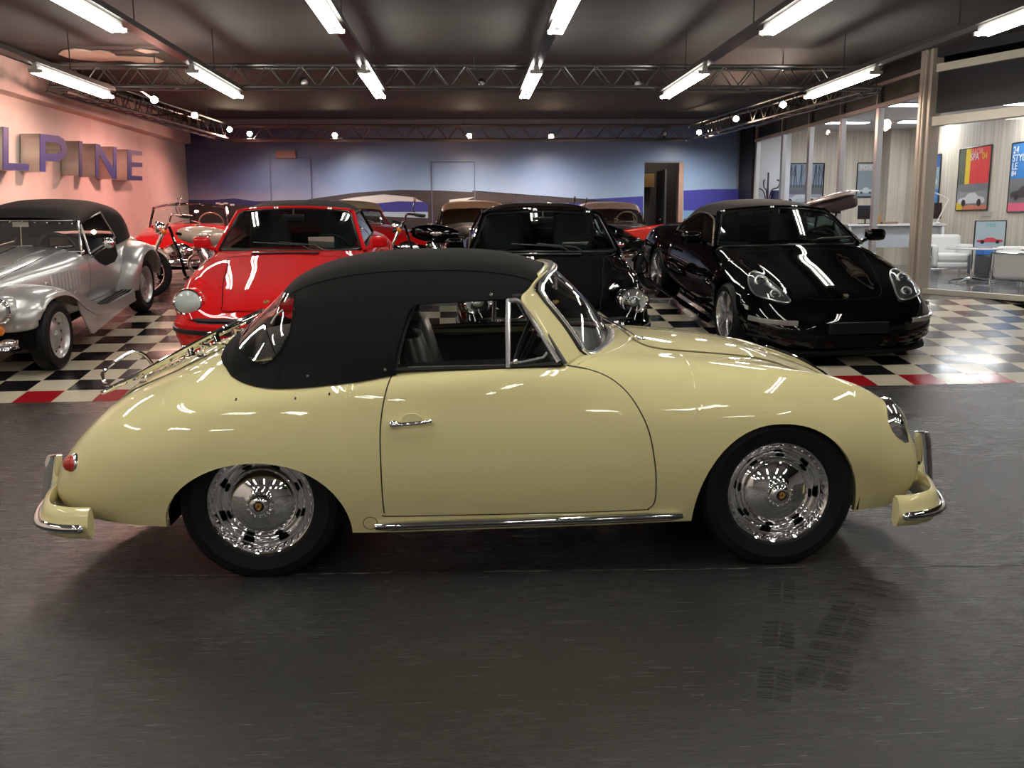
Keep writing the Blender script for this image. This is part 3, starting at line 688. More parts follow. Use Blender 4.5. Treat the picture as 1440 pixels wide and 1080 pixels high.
# dark wheel wells and floor pan
for xc, r in ((0, .375), (2.08, .385)):
    for sg in (-1, 1):
        b = MB(); b.lathe([(.10, -.16), (r, -.16), (r, .075)], (xc, sg*.60, .27), (0, sg, 0), 24, -.15, PI+.15, up=(0, 0, 1)); b.build('wheel_well', WELL, car)
b = MB(); b.box((1.04, 0, .24), (1.35, 1.36, .07)); b.box((-.62, 0, .31), (.4, .96, .06)); b.box((2.55, 0, .30), (.2, .9, .05))
b.build('floor_pan', WELL, car)
b = MB(); b.box((.05, 0, .60), (.06, 1.2, .36)); b.box((1.50, 0, .55), (.04, 1.3, .5)); b.box((.8, 0, .3), (1.6, 1.3, .03))
for sg in (-1, 1): b.box((.95, sg*.715, .56), (1.0, .03, .52)); b.box((.27, sg*.715, .72), (.40, .03, .18)); b.add([(x, sg*y, z) for x, y, z in [(.06, .70, .78), (1.24, .70, .82), (1.24, .58, .84), (.06, .58, .80)]], [(0, 1, 2, 3)])
b.grid([[(x, y, LB.top(x, abs(y))+.006) for y in np.linspace(-.54, .54, 15)] for x in np.linspace(-.15, .12, 8)])
b.build('interior_shell', mat('black_interior_trim', (.006, .006, .006), .6), car, smooth=False)
def surf_strip(pts, w, name, m, parent, off=.0012, closed=False, top=False):
    """thin ribbon lying on the body: pts are (x,z) on the side or (x,y) on top"""
    P = smooth_path([(a, c, 0) for a, c in pts], 5, closed)[:, :2]; n_ = len(P); L, R = [], []
    for i in range(n_):
        a = P[(i-1) % n_] if closed or i else P[i]; c = P[(i+1) % n_] if closed or i < n_-1 else P[i]
        t = c-a; t = t/(np.linalg.norm(t)+1e-9); q = np.array([-t[1], t[0]])*w/2
        for S_, sg in ((L, 1), (R, -1)):
            x, y = P[i]+sg*q
            S_.append((x, y, LB.top(x, abs(y))+off) if top else (x, -(LB.side(x, y)+off), y))
    g = np.array([L, R])
    if closed: g = np.concatenate([g, g[:, :1]], 1)
    mb = MB(); mb.grid(g)
    if not top: g2 = g.copy(); g2[:, :, 1] *= -1; mb.grid(g2)
    return mb.build(name, m, parent)
# door: raised skin patch following the body with a dark gap around it
DO = [(.545, .842), (.522, .79), (.503, .71), (.492, .61), (.492, .47), (.495, .31), (.503, .283), (.53, .272), (1.0, .268), (1.5, .268), (1.55, .275), (1.572, .30), (1.575, .36), (1.566, .47), (1.536, .61), (1.475, .728), (1.40, .80), (1.31, .838), (1.20, .858)]
surf_strip(DO, .0045, 'door_gap', GAP, car, .0016)
def door_mesh(sg):
    zs = np.linspace(.276, .838, 34); mb = MB(); G = []
    op = smooth_path([(a, c, 0) for a, c in DO], 8)[:, :2]
    for z in zs:
        xl = [op[i][0]+(z-op[i][1])/(op[i+1][1]-op[i][1])*(op[i+1][0]-op[i][0]) for i in range(len(op)-1) if (op[i][1]-z)*(op[i+1][1]-z) <= 0 and op[i][1] != op[i+1][1]]
        x0, x1 = min(xl)+.004, max(xl)-.004
        G.append([(x, sg*(LB.side(x, z)+.0022), z) for x in x0+(x1-x0)*(.5-.5*np.cos(np.linspace(0, PI, 40)))])
    mb.grid(np.array(G)); return mb
for sg in (-1, 1):
    d = door_mesh(sg).build('door', CREAM, car)
    if sg == -1:
        hx, hz = .60, .655; hy = -(LB.side(hx, hz))
        h = MB(); h.tube(smooth_path([(.545, hy-.028, .652), (.575, hy-.034, .654), (.62, hy-.036, .657), (.66, hy-.028, .659), (.682, hy-.012, .659)], 5), [.0105]*5+[.0085]*16, 10)
        h.sph((.547, hy-.015, .652), .017, 12, 8, (1.3, 1, 1)); h.sph((.683, hy-.008, .659), .011)
        h.tube([(.547, hy, .652), (.547, hy-.03, .652)], .012, 10); h.build('door_handle', CHROME, d)
        h = MB(); h.lathe([(0, -.0005), (.024, .0008), (.034, .0025), (.036, .0008)], (.615, hy-.003, .656), (0, -1, 0), 24, sx=1.25); h.build('handle_recess', CREAM, d)
# round jacking cap, front lid seams, rear lid seam
surf_strip([(.44+.028*math.cos(a), .243+.028*math.sin(a)) for a in np.linspace(0, 2*PI, 16, endpoint=False)], .003, 'jack_point_cap', GAP, car, .0012, True)
HL = [(1.56, 0), (1.562, .2), (1.575, .33), (1.61, .41), (1.68, .445), (1.85, .44), (2.1, .405), (2.35, .34), (2.52, .26), (2.58, .15), (2.60, 0)]
HLf = [(x, y) for x, y in HL]+[(x, -y) for x, y in HL[-2:0:-1]]
surf_strip(HLf, .005, 'hood_gap', GAP, car, .0012, True, True)
# hood skin, slightly proud
b = MB(); G = []
for x in np.linspace(1.566, 2.594, 50):
    ys = [HL[i][1]+(x-HL[i][0])/(HL[i+1][0]-HL[i][0])*(HL[i+1][1]-HL[i][1]) for i in range(len(HL)-1) if HL[i][0] <= x <= HL[i+1][0]]
    w_ = max(max(ys)-.004, .02); G.append([(x, y, LB.top(x, abs(y))+.004) for y in np.linspace(-w_, w_, 25)])
b.grid(G); hood = b.build('hood', CREAM, car)
b = MB(); b.tube(smooth_path([(x, 0, LB.top(x, 0)+.014) for x in (2.26, 2.34, 2.43, 2.52, 2.60, 2.66)], 4), [.006]+[.011]*18+[.009]*2, 8); b.build('hood_trim', CHROME, hood)
RL = [(-.17, 0), (-.19, .18), (-.25, .30), (-.40, .37), (-.55, .35), (-.66, .28), (-.71, .15), (-.72, 0)]
surf_strip([(x, y) for x, y in RL]+[(x, -y) for x, y in RL[-2:0:-1]], .005, 'engine_lid_gap', GAP, car, .0012, True, True)
b = MB(); G = []
for x in np.linspace(-.714, -.176, 30):
    R2 = sorted(RL); ys = np.interp(x, [r[0] for r in R2], [r[1] for r in R2]); w_ = max(ys-.004, .02)
    G.append([(x, y, LB.top(x, abs(y))+.004+.012*(1-(y/w_)**4)*min(1, (x+.714)/.05)*min(1, (-.176-x)/.05)) for y in np.linspace(-w_, w_, 21)])
b.grid(G); elid = b.build('engine_lid', CREAM, car)
b = MB(); G = [[(-.30-.03*i, y, LB.top(-.30-.03*i, abs(y))+.026) for y in (-.12, .12)] for i in range(9)]
for i in range(9): b.tube([(-.32-.028*i, -.13, LB.top(-.32-.028*i, .13)+.02), (-.32-.028*i, .13, LB.top(-.32-.028*i, .13)+.02)], .004, 6)
b.build('engine_grille', CHROME, elid)
# ---- soft top
TS_ = [(-.24, [(.05, .862), (.045, .864), (.04, .866), (.035, .868), (.025, .869), (.015, .87), (.007, .87), (0, .87)]),
 (-.215, [(.38, .825), (.36, .845), (.33, .865), (.28, .882), (.21, .893), (.14, .90), (.07, .904), (0, .905)]),
 (-.19, [(.48, .80), (.465, .83), (.43, .865), (.37, .893), (.29, .912), (.19, .925), (.09, .932), (0, .934)]),
 (-.145, [(.57, .79), (.56, .825), (.53, .865), (.475, .90), (.38, .93), (.26, .948), (.12, .957), (0, .96)]),
 (-.10, [(.64, .785), (.63, .825), (.60, .87), (.55, .912), (.46, .95), (.32, .98), (.15, .997), (0, 1.0)]),
 (.027, [(.70, .782), (.69, .845), (.665, .91), (.62, .97), (.54, 1.03), (.39, 1.082), (.19, 1.108), (0, 1.114)]),
 (.102, [(.725, .785), (.712, .865), (.687, .945), (.645, 1.02), (.58, 1.09), (.43, 1.152), (.21, 1.182), (0, 1.188)]),
 (.234, [(.745, .79), (.73, .88), (.705, .965), (.665, 1.05), (.605, 1.13), (.45, 1.205), (.22, 1.238), (0, 1.246)]),
 (.40, [(.768, .798), (.745, .89), (.715, .98), (.675, 1.07), (.612, 1.155), (.46, 1.235), (.23, 1.27), (0, 1.28)]),
 (.60, [(.775, .815), (.75, .905), (.718, .99), (.676, 1.08), (.615, 1.168), (.46, 1.247), (.23, 1.285), (0, 1.295)]),
 (.79, [(.775, .82), (.75, .905), (.718, .99), (.674, 1.08), (.612, 1.168), (.46, 1.247), (.23, 1.286), (0, 1.296)]),
 (.985, [(.775, .825), (.748, .9), (.712, .99), (.665, 1.08), (.60, 1.16), (.45, 1.236), (.22, 1.273), (0, 1.283)]),
 (1.10, [(.77, .83), (.745, .9), (.70, .99), (.645, 1.075), (.58, 1.145), (.44, 1.212), (.22, 1.248), (0, 1.258)]),
 (1.17, [(.76, .83), (.73, .9), (.68, .98), (.62, 1.06), (.55, 1.13), (.42, 1.185), (.21, 1.222), (0, 1.235)]),
 (1.215, [(.76, .83), (.73, .9), (.68, .98), (.61, 1.05), (.53, 1.11), (.4, 1.165), (.2, 1.20), (0, 1.213)])]
for x_, c_ in TS_:
    if x_ >= -.195 and x_ < 1.05:
        z0_ = float(np.interp(x_, [-.19, -.145, -.1, -.04, .027, .1, .234, .4, .55, 1], [.872, .842, .815, .796, .787, .783, .79, .806, .832, .84])); c_[0] = (LB.side(x_, z0_)+.009, z0_)
LT = Loft(TS_)
def tlow(x): 
    return float(np.interp(x, [-1, .545, .56, .60, .625, .64, 1.056, 1.10, 1.145, 1.215], [-1, -1, .93, 1.06, 1.09, 1.096, 1.116, 1.155, 1.195, 1.21]))
xs = sorted(list(np.linspace(-.24, 1.215, 70))+[.545, .5451, .55, .555, .56, .57, .58, .59, .605, .615, .63, -.237, -.233, -.227, -.22])
zwin = lambda x: float(np.interp(x, [-.18, -.12, -.1, -.085, -.03, .035, .07, .105, .14, .152], [.945, .952, .943, .916, .883, .867, .885, .922, .985, 1.06]))
xs = sorted(set(xs+list(np.round(np.linspace(-.18, .16, 50), 4))))
mb = LT.mesh(xs, 70, tlow, lambda x, y, z: not (-.172 < x < .143 and zwin(x)+.008 < z < 1.118), .012); top = mb.build('soft_top', FABRIC, car, ang=60)
# seams and snaps on the canvas
def seam(pts, r=.004):
    b = MB(); b.tube(smooth_path([(x, -LT.side(x, z)-.001 if z < LT.ctrl(x)[5][1] else -y, z) for x, z, y in pts], 5), r, 6); return b
b = MB()
for sg in (-1, 1):
    G = []
    for x in np.linspace(-.178, .152, 40):
        s_ = LT.cut(x, zwin(x)); k = s_[:, 1] <= 1.13; e = s_[k]
        if k.sum() < len(s_): i = int(k.sum()); t = (1.13-s_[i-1, 1])/(s_[i, 1]-s_[i-1, 1]+1e-9); e = np.vstack([e, s_[i-1]+t*(s_[i]-s_[i-1])])
        if len(e) < 2: e = s_[:2]
        dd = np.r_[0, np.cumsum(np.linalg.norm(np.diff(e, axis=0), axis=1))]; q = np.linspace(0, dd[-1], 16)
        G.append(np.c_[np.full(16, x), sg*(np.interp(q, dd, e[:, 0])+.002), np.interp(q, dd, e[:, 1])+.002])
    b.grid(G)
b.build('back_window', PLASTW, top)
b = MB()
for sg in (-1, 1): b.tube([(x, sg*(LT.side(x, zwin(x))+.002), zwin(x)) for x in np.linspace(-.178, .152, 30)]+[(.15, sg*LT.side(.15, z), z) for z in (1.09, 1.11)]+[(x, sg*LT.side(x, 1.13), 1.13) for x in (.14, .12, .09, .06)], .003, 6)
b.build('window_hem', FABRIC, top)
def topline(y, x0, x1, dz=.001): return [(x, y, LT.top(x, abs(y))+dz) for x in np.linspace(x0, x1, 24)]
b = MB()
for sg in (-1, 1): b.tube(topline(sg*.53, .06, 1.12), .004, 6)
b.build('canvas_seam', FABRIC, top)
b = MB(); b.tube([(x, -LT.side(x, z)-.001, z) for x, z in smooth_path([(.04, .99, 0), (.075, .93, 0), (.10, .87, 0), (.10, .80, 0)], 5)[:, :2]], .003, 6); b.build('canvas_seam', FABRIC, top)
b = MB(); b.tube([(x, -LT.side(x, z)-.003, z) for x, z in smooth_path([(.105, 1.075, 0), (.075, 1.05, 0), (.055, 1.02, 0)], 5)[:, :2]], .004, 6); b.build('reflective_piping', mat('white_piping', (.5, .5, .5), .3), top)
b = MB()
for x, z in ((.215, .83), (.513, .852), (.93, 1.128)):
    b.lathe([(0, .008), (.006, .007), (.009, .002), (.009, 0)], (x, -LT.side(x, z)-.001, z), (0, -1, 0), 12)
b.build('snap_button', CHROME, top)
b = MB()
for x, z in ((.30, .765), (.17, .75), (-.06, .745)): b.lathe([(0, .006), (.004, .005), (.006, 0)], (x, -LB.side(x, z)-.001, z), (0, -1, 0), 10)
b.build('body_snap_stud', CHROME, body)
# ---- windscreen
def wb(s): return np.array([1.497-.185*abs(s)**2.2, .635*s, .912-.05*s*s])
def wt(s): return np.array([1.222-.06*s*s-.06*abs(s)**6, .535*s, 1.222-.02*s*s-.055*abs(s)**6])
def wsp(s, t, o=0.): 
    p = wb(s)*(1-t)+wt(s)*t; p[0] += .03*math.sin(PI*t)*(1-s*s*.5)+o*(1-.6*s*s); p[1] += o*s; return p
b = MB(); b.grid([[wsp(s, t) for t in np.linspace(0.02, .98, 9)] for s in np.linspace(-1, 1, 25)]); ws = b.build('windscreen', GLASSC, car)
def wloop(e=.0, o=0.):
    P = []
    for s in np.linspace(-.86, .86, 16): P.append(wsp(s*(1-e), .0+e, o))
    P += [wsp(.97-e, .045, o), wsp(1-e, .14, o)]
    for t in np.linspace(.25, .8, 6): P.append(wsp(1-e, t, o))
    P += [wsp(.985-e, .92, o), wsp(.93, .98-e, o)]
    for s in np.linspace(.85, -.85, 14): P.append(wsp(s, 1-e, o))
    P += [wsp(-.93, .98-e, o), wsp(-.985+e, .92, o)]
    for t in np.linspace(.8, .25, 6): P.append(wsp(-1+e, t, o))
    P += [wsp(-1+e, .14, o), wsp(-.97+e, .045, o)]
    return P
b = MB(); b.tube(wloop(0, .002), .016, 8, True); b.build('windscreen_seal', BLACKR, ws)
b = MB(); b.tube(wloop(.012, .016), .009, 8, True); b.build('windscreen_trim', TRIM, ws)
# painted surround of the windscreen
def band(sg):
    A = [(1.175, .43, 1.212), (1.125, .53, 1.185), (1.085, .61, 1.148), (1.05, .665, 1.112), (1.105, .69, 1.03), (1.155, .715, .945), (1.215, .742, .852)]
    Bp = [wsp(.88, 1.), wsp(.96, 1.), wsp(1., .96), wsp(1., .80), wsp(1, .5), wsp(1, .28), wsp(1, .06)]
    A = smooth_path(A, 5); Bq = smooth_path(Bp, 5); G = []
    for k in range(len(A)):
        a = A[k]; q = np.array(Bq[k]); row = []
        for t in np.linspace(0, 1, 7):
            p = a*(1-t)+q*t; bul = .006*math.sin(PI*t); row.append((p[0], sg*(p[1]+bul), p[2]))
        G.append(row)
    return G
b = MB()
for sg in (-1, 1): b.grid(band(sg))
G = []
for s in np.linspace(-1, 1, 21):
    a = wt(s); row = []
    for t in np.linspace(0, 1, 5): row.append((a[0]-.03*t, a[1]*(1-.02*t), a[2]+.008*math.sin(t*PI*.6)))
    G.append(row)
b.grid(G)
G = []     # scuttle between glass and body, merging with the front wings
for s in np.linspace(-1, 1, 25):
    a = wb(s); e = np.array([1.60-.33*abs(s)**2.4, .72*s, 0]); e[2] = LB.top(e[0], abs(e[1]))+.0015; row = []
    for t in np.linspace(0, 1, 8):
        p = a*(1-t)+e*t; p[2] = a[2]*(1-t)+e[2]*t-.006*math.sin(PI*t); row.append(tuple(p))
    G.append(row)
b.grid(G); b.build('windscreen_surround', CREAM, car, solid=.006)
# black ledges inside the glass on both door tops
b = MB()
for sg in (-1, 1): b.grid([[(x, sg*y, LB.top(x, y)+.005) for y in (.69, .715, .745)] for x in np.linspace(.50, 1.19, 14)])
b.build('door_ledge', BLACKR, car)
# side windows and frames
def sidey(x, z): return -(.742-.45*(z-.85))
def sw(x, z, o=0.): return (x, sidey(x, z)-o, z)
b = MB(); b.poly([sw(*p) for p in [(.565, .85), (.64, 1.10), (.99, 1.108), (.985, .852)]]); b.poly([(x, -y, z) for x, y, z in [sw(*p) for p in [(.565, .85), (.64, 1.10), (.99, 1.108), (.985, .852)]]]); wsd = b.build('side_window', GLASSC, car, smooth=False)
b = MB(); b.poly([sw(*p) for p in [(.99, .852), (.995, 1.108), (1.05, 1.112), (1.19, .855)]]); b.poly([(x, -y, z) for x, y, z in [sw(*p) for p in [(.99, .852), (.995, 1.108), (1.05, 1.112), (1.19, .855)]]]); qw = b.build('vent_window', GLASSC, car, smooth=False)
b = MB()
for s_ in (1, -1):
    f = lambda P: [(x, s_*y, z) for x, y, z in P]
    b.tube(f([sw(.545, .845), sw(.585, 1.0), sw(.63, 1.10), sw(.72, 1.108), sw(1.055, 1.118)]), .013, 8)
    b.tube(f([sw(.545, .848), sw(.9, .852), sw(1.20, .86)]), .012, 8)
    b.tube(f([sw(1.055, 1.118, .002), sw(1.215, .86, .002)]), .012, 8)
b.build('window_seal', BLACKR, wsd)
b = MB()
for s_ in (1, -1):
    f = lambda P: [(x, s_*y, z) for x, y, z in P]
    b.tube(f([sw(.99, .85, .008), sw(.998, 1.11, .008)]), .0105, 8)
    b.tube(f([sw(1.0, 1.104, .012), sw(1.03, 1.106, .012), sw(1.055, 1.095, .012), sw(1.19, .87, .012)]), .0105, 8)
    b.tube(f([sw(.60, .857, .006), sw(1.2, .863, .008)]), .0035, 6)
    b.tube(f([sw(1.0, .868, .014), sw(1.05, .873, .016), sw(1.13, .888, .016), sw(1.145, .905, .014)]), .006, 8); b.sph(f([sw(1.02, .875, .018)])[0], .011)
b.build('vent_frame', TRIM, qw)
b = MB(); b.grid([[(x, -(.60+.06*t), .90+.02*t*0+.003) for t in (0, 1)] for x in (.5, 1.3)])
# sill trim
b = MB(); P_ = [(x, -(LB.side(x, .235)+.012), .232+.006*(x-.46)) for x in np.linspace(.46, 1.69, 20)]
for s_ in (1, -1): b.tube([(x, s_*y, z) for x, y, z in P_], [.013]+[.019]*18+[.013], 10)
b.build('sill_trim', CHROME, car)
b = MB()
for s_ in (1, -1): b.tube([(x, s_*(y-.019), z) for x, y, z in P_], .0045, 6)
b.build('sill_trim_rubber', BLACKR, car)
# bumpers: painted blade + chrome edge + overriders
def sweep(path, prof, closed=False):
    """path: (x,y,z) in plan; prof: (outward, up)"""
    P = np.array(path); G = []
    for i in range(len(P)):
        t = P[min(i+1, len(P)-1)]-P[max(i-1, 0)]; t[2] = 0; t /= np.linalg.norm(t)+1e-9; nrm = np.array([-t[1], t[0], 0])
        G.append([P[i]+nrm*a+np.array([0, 0, c]) for a, c in prof])
    return np.array(G)
def bumper(name, pts, zc, h, parent, flip):
    path = smooth_path([(x, y, zc) for x, y in pts], 6)
    prof = [(.0, h*.5), (.018, h*.46), (.030, h*.25), (.036, 0), (.034, -h*.28), (.022, -h*.48), (.0, -h*.52), (-.012, -h*.3), (-.012, h*.3), (0, h*.5)]
    prof = [(flip*a, c) for a, c in prof]
    G = sweep(path, prof); mb = MB(); mb.grid(G); 
    for e in (0, -1):
        c = G[e].mean(0); mb.add(list(G[e])+[c], [(i, i+1, len(G[e])) for i in range(len(G[e])-1)])
    bo = mb.build(name, CREAM, parent, ang=70)
    t = MB(); n_ = len(path); tp = sweep(path[1:-1], [(flip*.046, -.012)])[:, 0]
    t.tube(tp, [.010]+[.019]*(len(tp)-2)+[.010], 10); t.build('bumper_trim', CHROME, bo)
    t = MB(); tp = sweep(path[2:-2], [(flip*.064, -.012)])[:, 0]; t.tube(tp, .004, 6); t.build('bumper_trim_rubber', BLACKR, bo)
    return bo
half = [(-.63, .79), (-.73, .775), (-.81, .72), (-.87, .58), (-.905, .42), (-.93, .2), (-.935, 0)]
rb = bumper('rear_bumper', half+[(x, -y) for x, y in half[-2::-1]], .275, .12, car, -1)
half = [(2.56, .785), (2.66, .765), (2.75, .70), (2.81, .57), (2.85, .4), (2.88, .2), (2.89, 0)]
fb = bumper('front_bumper', half+[(x, -y) for x, y in half[-2::-1]], .245, .125, car, 1)
def guard(x, y, sg, parent, zt=.435, zb=.22):
    mb = MB(); G = []
    for t in np.linspace(0, 1, 9):
        z = zb+(zt-zb)*t; xo = x+sg*(.035*(1-t)**.7+.0*t); w_ = .030; dd = .036 if t < .97 else .03
        G.append([(xo+sg*dd*math.cos(a), y+w_*math.sin(a), z) for a in np.linspace(0, 2*PI, 13)])
    mb.grid(G); c = np.mean(G[-1][:-1], 0); mb.add(list(G[-1][:-1])+[c+np.array([0, 0, .004])], [(i, (i+1) % 12, 12) for i in range(12)])
    return mb.build('overrider', CHROME, parent)
for y in (-.34, .34): guard(-.945, y, -1, rb); guard(2.885, y, 1, fb, .465, .19)
b = MB()
for y in (-.45, .45): b.tube([(-.74, y, .32), (-.89, y, .30)], .018, 8); b.tube([(2.62, y, .27), (2.83, y*.95, .27)], .018, 8)
b.build('bumper_bracket', CREAM, car)
# tail lamps, headlamps, indicators
for sg in (-1, 1):
    ax = np.array([-1, sg*.7, .12])
    b = MB(); b.lathe([(.045, -.03), (.043, .0), (.04, .015), (.034, .02)], (-.735, sg*.625, .47), ax, 20); tl = b.build('tail_lamp', CHROME, car)
    b = MB(); b.lathe([(.034, .018), (.033, .03), (.026, .045), (.012, .052), (0, .054)], (-.735, sg*.625, .47), ax, 20); b.build('lens', REDL, tl)
    ax = np.array([1, sg*.16, .40]); c = (2.632, sg*.572, .562)
    b = MB(); b.lathe([(.108, -.06), (.116, -.01), (.119, .006), (.110, .022), (.096, .026), (.088, .016)], c, ax, 32); hl = b.build('headlamp', CHROME, car)
    b = MB(); b.lathe([(.092, .016), (.08, .034), (.05, .05), (.02, .056), (0, .057)], c, ax, 32); b.build('lens', LENS, hl)
    b = MB(); b.lathe([(.09, .014), (.07, -.02), (.03, -.045), (0, -.05)], c, ax, 24); b.build('reflector', REFL, hl)
    b = MB(); b.lathe([(.034, -.02), (.034, .0), (.024, .016), (0, .022)], (2.745, sg*.53, .40), (1, sg*.5, .1), 16); ind = b.build('indicator_lamp', REDL, car)
    b = MB(); b.tube(smooth_path([(1.60, sg*.33, LB.top(1.6, .33)+.0), (1.56, sg*.33, LB.top(1.6, .33)+.03), (1.50, sg*.30, .965)], 4), .006, 6)
    b.tube([(1.515, sg*.33, .955), (1.46, sg*.06, .98)], .004, 6); b.tube([(1.525, sg*.34, .945), (1.475, sg*.03, .966)], .0035, 6); b.sph((1.60, sg*.33, LB.top(1.6, .33)+.01), .014); b.build('wiper', CHROME, car)
# ---- wheels
def tyre(mb, R, w, rr, n=64):
    mb.lathe([(rr, -w*.42), (rr+.012, -w*.47), (rr+(R-rr)*.55, -w*.52), (R-.02, -w*.46), (R-.004, -w*.36), (R, -w*.2), (R, w*.2), (R-.004, w*.36), (R-.02, w*.46), (rr+(R-rr)*.55, w*.52), (rr+.012, w*.47), (rr, w*.42)], (0, 0, 0), (0, -1, 0), n)
def put(o, x, y, z, parent, flip=False):
    o.location = (x, y, z); o.rotation_euler = (0, 0, PI if flip else 0); o.parent = parent; return o
def wheel356():
    b = MB()   # chrome rim with slots, outer side is -Y
    b.lathe([(.212, .062), (.216, .066), (.210, .072), (.203, .066), (.196, .050), (.192, .036), (.186, .030), (.181, .034), (.176, .024), (.168, .014), (.160, .012), (.150, .020), (.142, .030), (.13, .034)], (0, 0, 0), (0, -1, 0), 72)
    b.lathe([(.196, .05), (.19, -.07)], (0, 0, 0), (0, -1, 0), 36)
    rim = b.build('wheel', CHROME)
    b = MB(); tyre(b, .322, .165, .208); t = b.build('tyre', RUBBER, rim, ang=25)
    b = MB()
    for k in range(8):
        a = 2*PI*(k+.5)/8; b.tube([(.151*math.cos(a+d), -.0265, .151*math.sin(a+d)) for d in np.linspace(-.12, .12, 7)], [.003, .006, .006, .006, .006, .006, .003], 8)
    b.build('rim_slots', DARK, rim)
    b = MB(); b.lathe([(.134, .032), (.137, .040), (.133, .048), (.118, .058), (.095, .070), (.07, .079), (.05, .084), (.046, .088), (.043, .096), (.036, .104), (.024, .109), (0, .110)], (0, 0, 0), (0, -1, 0), 64)
    for k in range(16): a = 2*PI*k/16; b.sph((.050*math.cos(a), -.088, .050*math.sin(a)), .0045, 8, 6)
    cap = b.build('hub_cap', CHROME, rim)
    b = MB().use(mat('crest_black', (.01, .008, .006), .3)); b.lathe([(0, .1122), (.021, .1115), (.0215, .108)], (0, 0, 0), (0, -1, 0), 24)
    sh = [(-.012, .013), (0, .016), (.012, .013), (.012, 0), (.008, -.009), (0, -.015), (-.008, -.009), (-.012, 0)]
    b.use(GOLD).prism([(x, -.1125, z) for x, z in sh], (0, -.0012, 0)); b.use(mat('crest_red', (.35, .02, .02), .3)).box((-.006, -.1138, -.003), (.008, .0006, .006)); b.use(mat('crest_black', (0, 0, 0))).box((.0, -.1139, .003), (.006, .0006, .008))
    b.build('crest', None, rim, smooth=False)
    return rim
w0 = wheel356()
put(w0, 0, -.64, .31, car); put(dup(w0), 0, .64, .31, car, True)
f_ = dup(w0); put(f_, 2.10, -.65, .31, car); f_.rotation_euler = (0, .5, 0); put(dup(w0), 2.10, .65, .31, car, True)
# ---- luggage rack over the engine lid
rk = MB(); zr = lambda x: .992+(x+.164)*.515
def rp(x, y, o=0): return (x, y, zr(x)+o)
fr_ = [rp(-.66, -.36), rp(-.70, -.33), rp(-.70, .33), rp(-.66, .36), rp(-.25, .36), rp(-.19, .33), rp(-.16, .27), rp(-.16, -.27), rp(-.19, -.33), rp(-.25, -.36)]
rk.tube(smooth_path(fr_, 4, True), .009, 8, True)
rk.tube([rp(-.70, -.34), rp(-.70, .34)], .013, 8)
for y in (-.27, -.18, -.09, 0, .09, .18, .27): rk.tube([rp(-.70, y, -.008), rp(-.18, y, -.008)], .006, 6)
for x in (-.58, -.42, -.27): rk.tube([rp(x, -.36, -.014), rp(x, .36, -.014)], .007, 6)
rk.tube(smooth_path([rp(-.70, -.30, .005), (-.79, -.12, .705), (-.845, .0, .735), (-.83, .12, .77), (-.80, .27, .795), (-.765, .33, .775), rp(-.72, .35, .0)], 5), .009, 8)
rack = rk.build('luggage_rack', CHROME, car)
b = MB()
for y in (-.3, .3):
    for x in (-.55, -.30): b.tube([rp(x, y), (x-.005, y, LB.top(x, .3)+.004)], .007, 6); b.box((x, y, LB.top(x, .3)+.006), (.05, .03, .008))
    b.tube(smooth_path([rp(-.33, y, .0), rp(-.28, y, -.035), (-.22, y, .90), (-.18, y, .885)], 4), .008, 6)
b.build('rack_bracket', CHROME, rack)
b = MB()
for x in (-.36, -.25):
    for s_ in (-1, 1): b.tube([rp(x-.01, s_*.33, .012), rp(x+.02, s_*.355, .0), rp(x+.03, s_*.36, -.045)], .016, 6, flat=.25)
b.build('rack_clamp', CHROME, rack)
# ---- interior
def seatm(x, y, parent, m, s=1., back=.55, name='seat'):
    b = MB(); b.box((x, y, .42*s), (.46*s, .44, .16)); b2 = b.build(name, m, parent, bevel=.05, seg=3)
    G = []
    for t in np.linspace(0, 1, 8):
        xx = x-.22*s-.16*t; zz = .45*s+back*t*s*.9; w_ = .22-.03*t**2; dpt = .05
        G.append([(xx+dpt*math.cos(a), y+w_*math.copysign(abs(math.sin(a))**.5, math.sin(a)), zz+.0) for a in np.linspace(0, 2*PI, 21)])
    b = MB(); b.grid(G); c = np.mean(G[-1], 0)+np.array([0, 0, .03]); b.add(list(G[-1][:-1])+[c], [(i, (i+1) % 20, 20) for i in range(20)]); b.build('seat_back', m, parent)
    return b2
for y in (-.36, .36): seatm(.97, y, car, mat('grey_black_seat_leather', (.028, .028, .025), .35), 1., .55)
b = MB()
b.grid([[(1.38-.10*t-.10*(y/.6)**2, y, .885-.14*t-.03*(y/.6)**2) for t in np.linspace(0, 1, 5)] for y in np.linspace(-.57, .57, 15)]); b.grid([[(1.475-.12*t-.15*(abs(y)/.6)**2, y, .898-.045*(y/.6)**2+.006*math.sin(PI*t)) for t in np.linspace(0, 1, 5)] for y in np.linspace(-.57, .57, 15)])
b.build('dashboard', mat('dark_green_grey_dash', (.035, .04, .036), .3), car)
b = MB(); sx_, sy_, sz_ = 1.16, .34, .86
b.lathe([(.195+.012*math.cos(a), .012*math.sin(a)) for a in np.linspace(0, 2*PI, 11)], (sx_, sy_, sz_), (-1, 0, .45), 36)
b.tube([(sx_+.02, sy_-.19, sz_), (sx_+.05, sy_, sz_-.01), (sx_+.02, sy_+.19, sz_)], .008, 6); b.tube([(sx_+.04, sy_, sz_), (sx_+.25, sy_, sz_-.12)], .02, 8)
b.build('steering_wheel', BLACKP, car)
b = MB(); b.box((1.25, 0, 1.13), (.01, .14, .05)); b.tube([(1.24, 0, 1.13), (1.22, 0, 1.2)], .005, 6); b.build('mirror', CHROME, car)
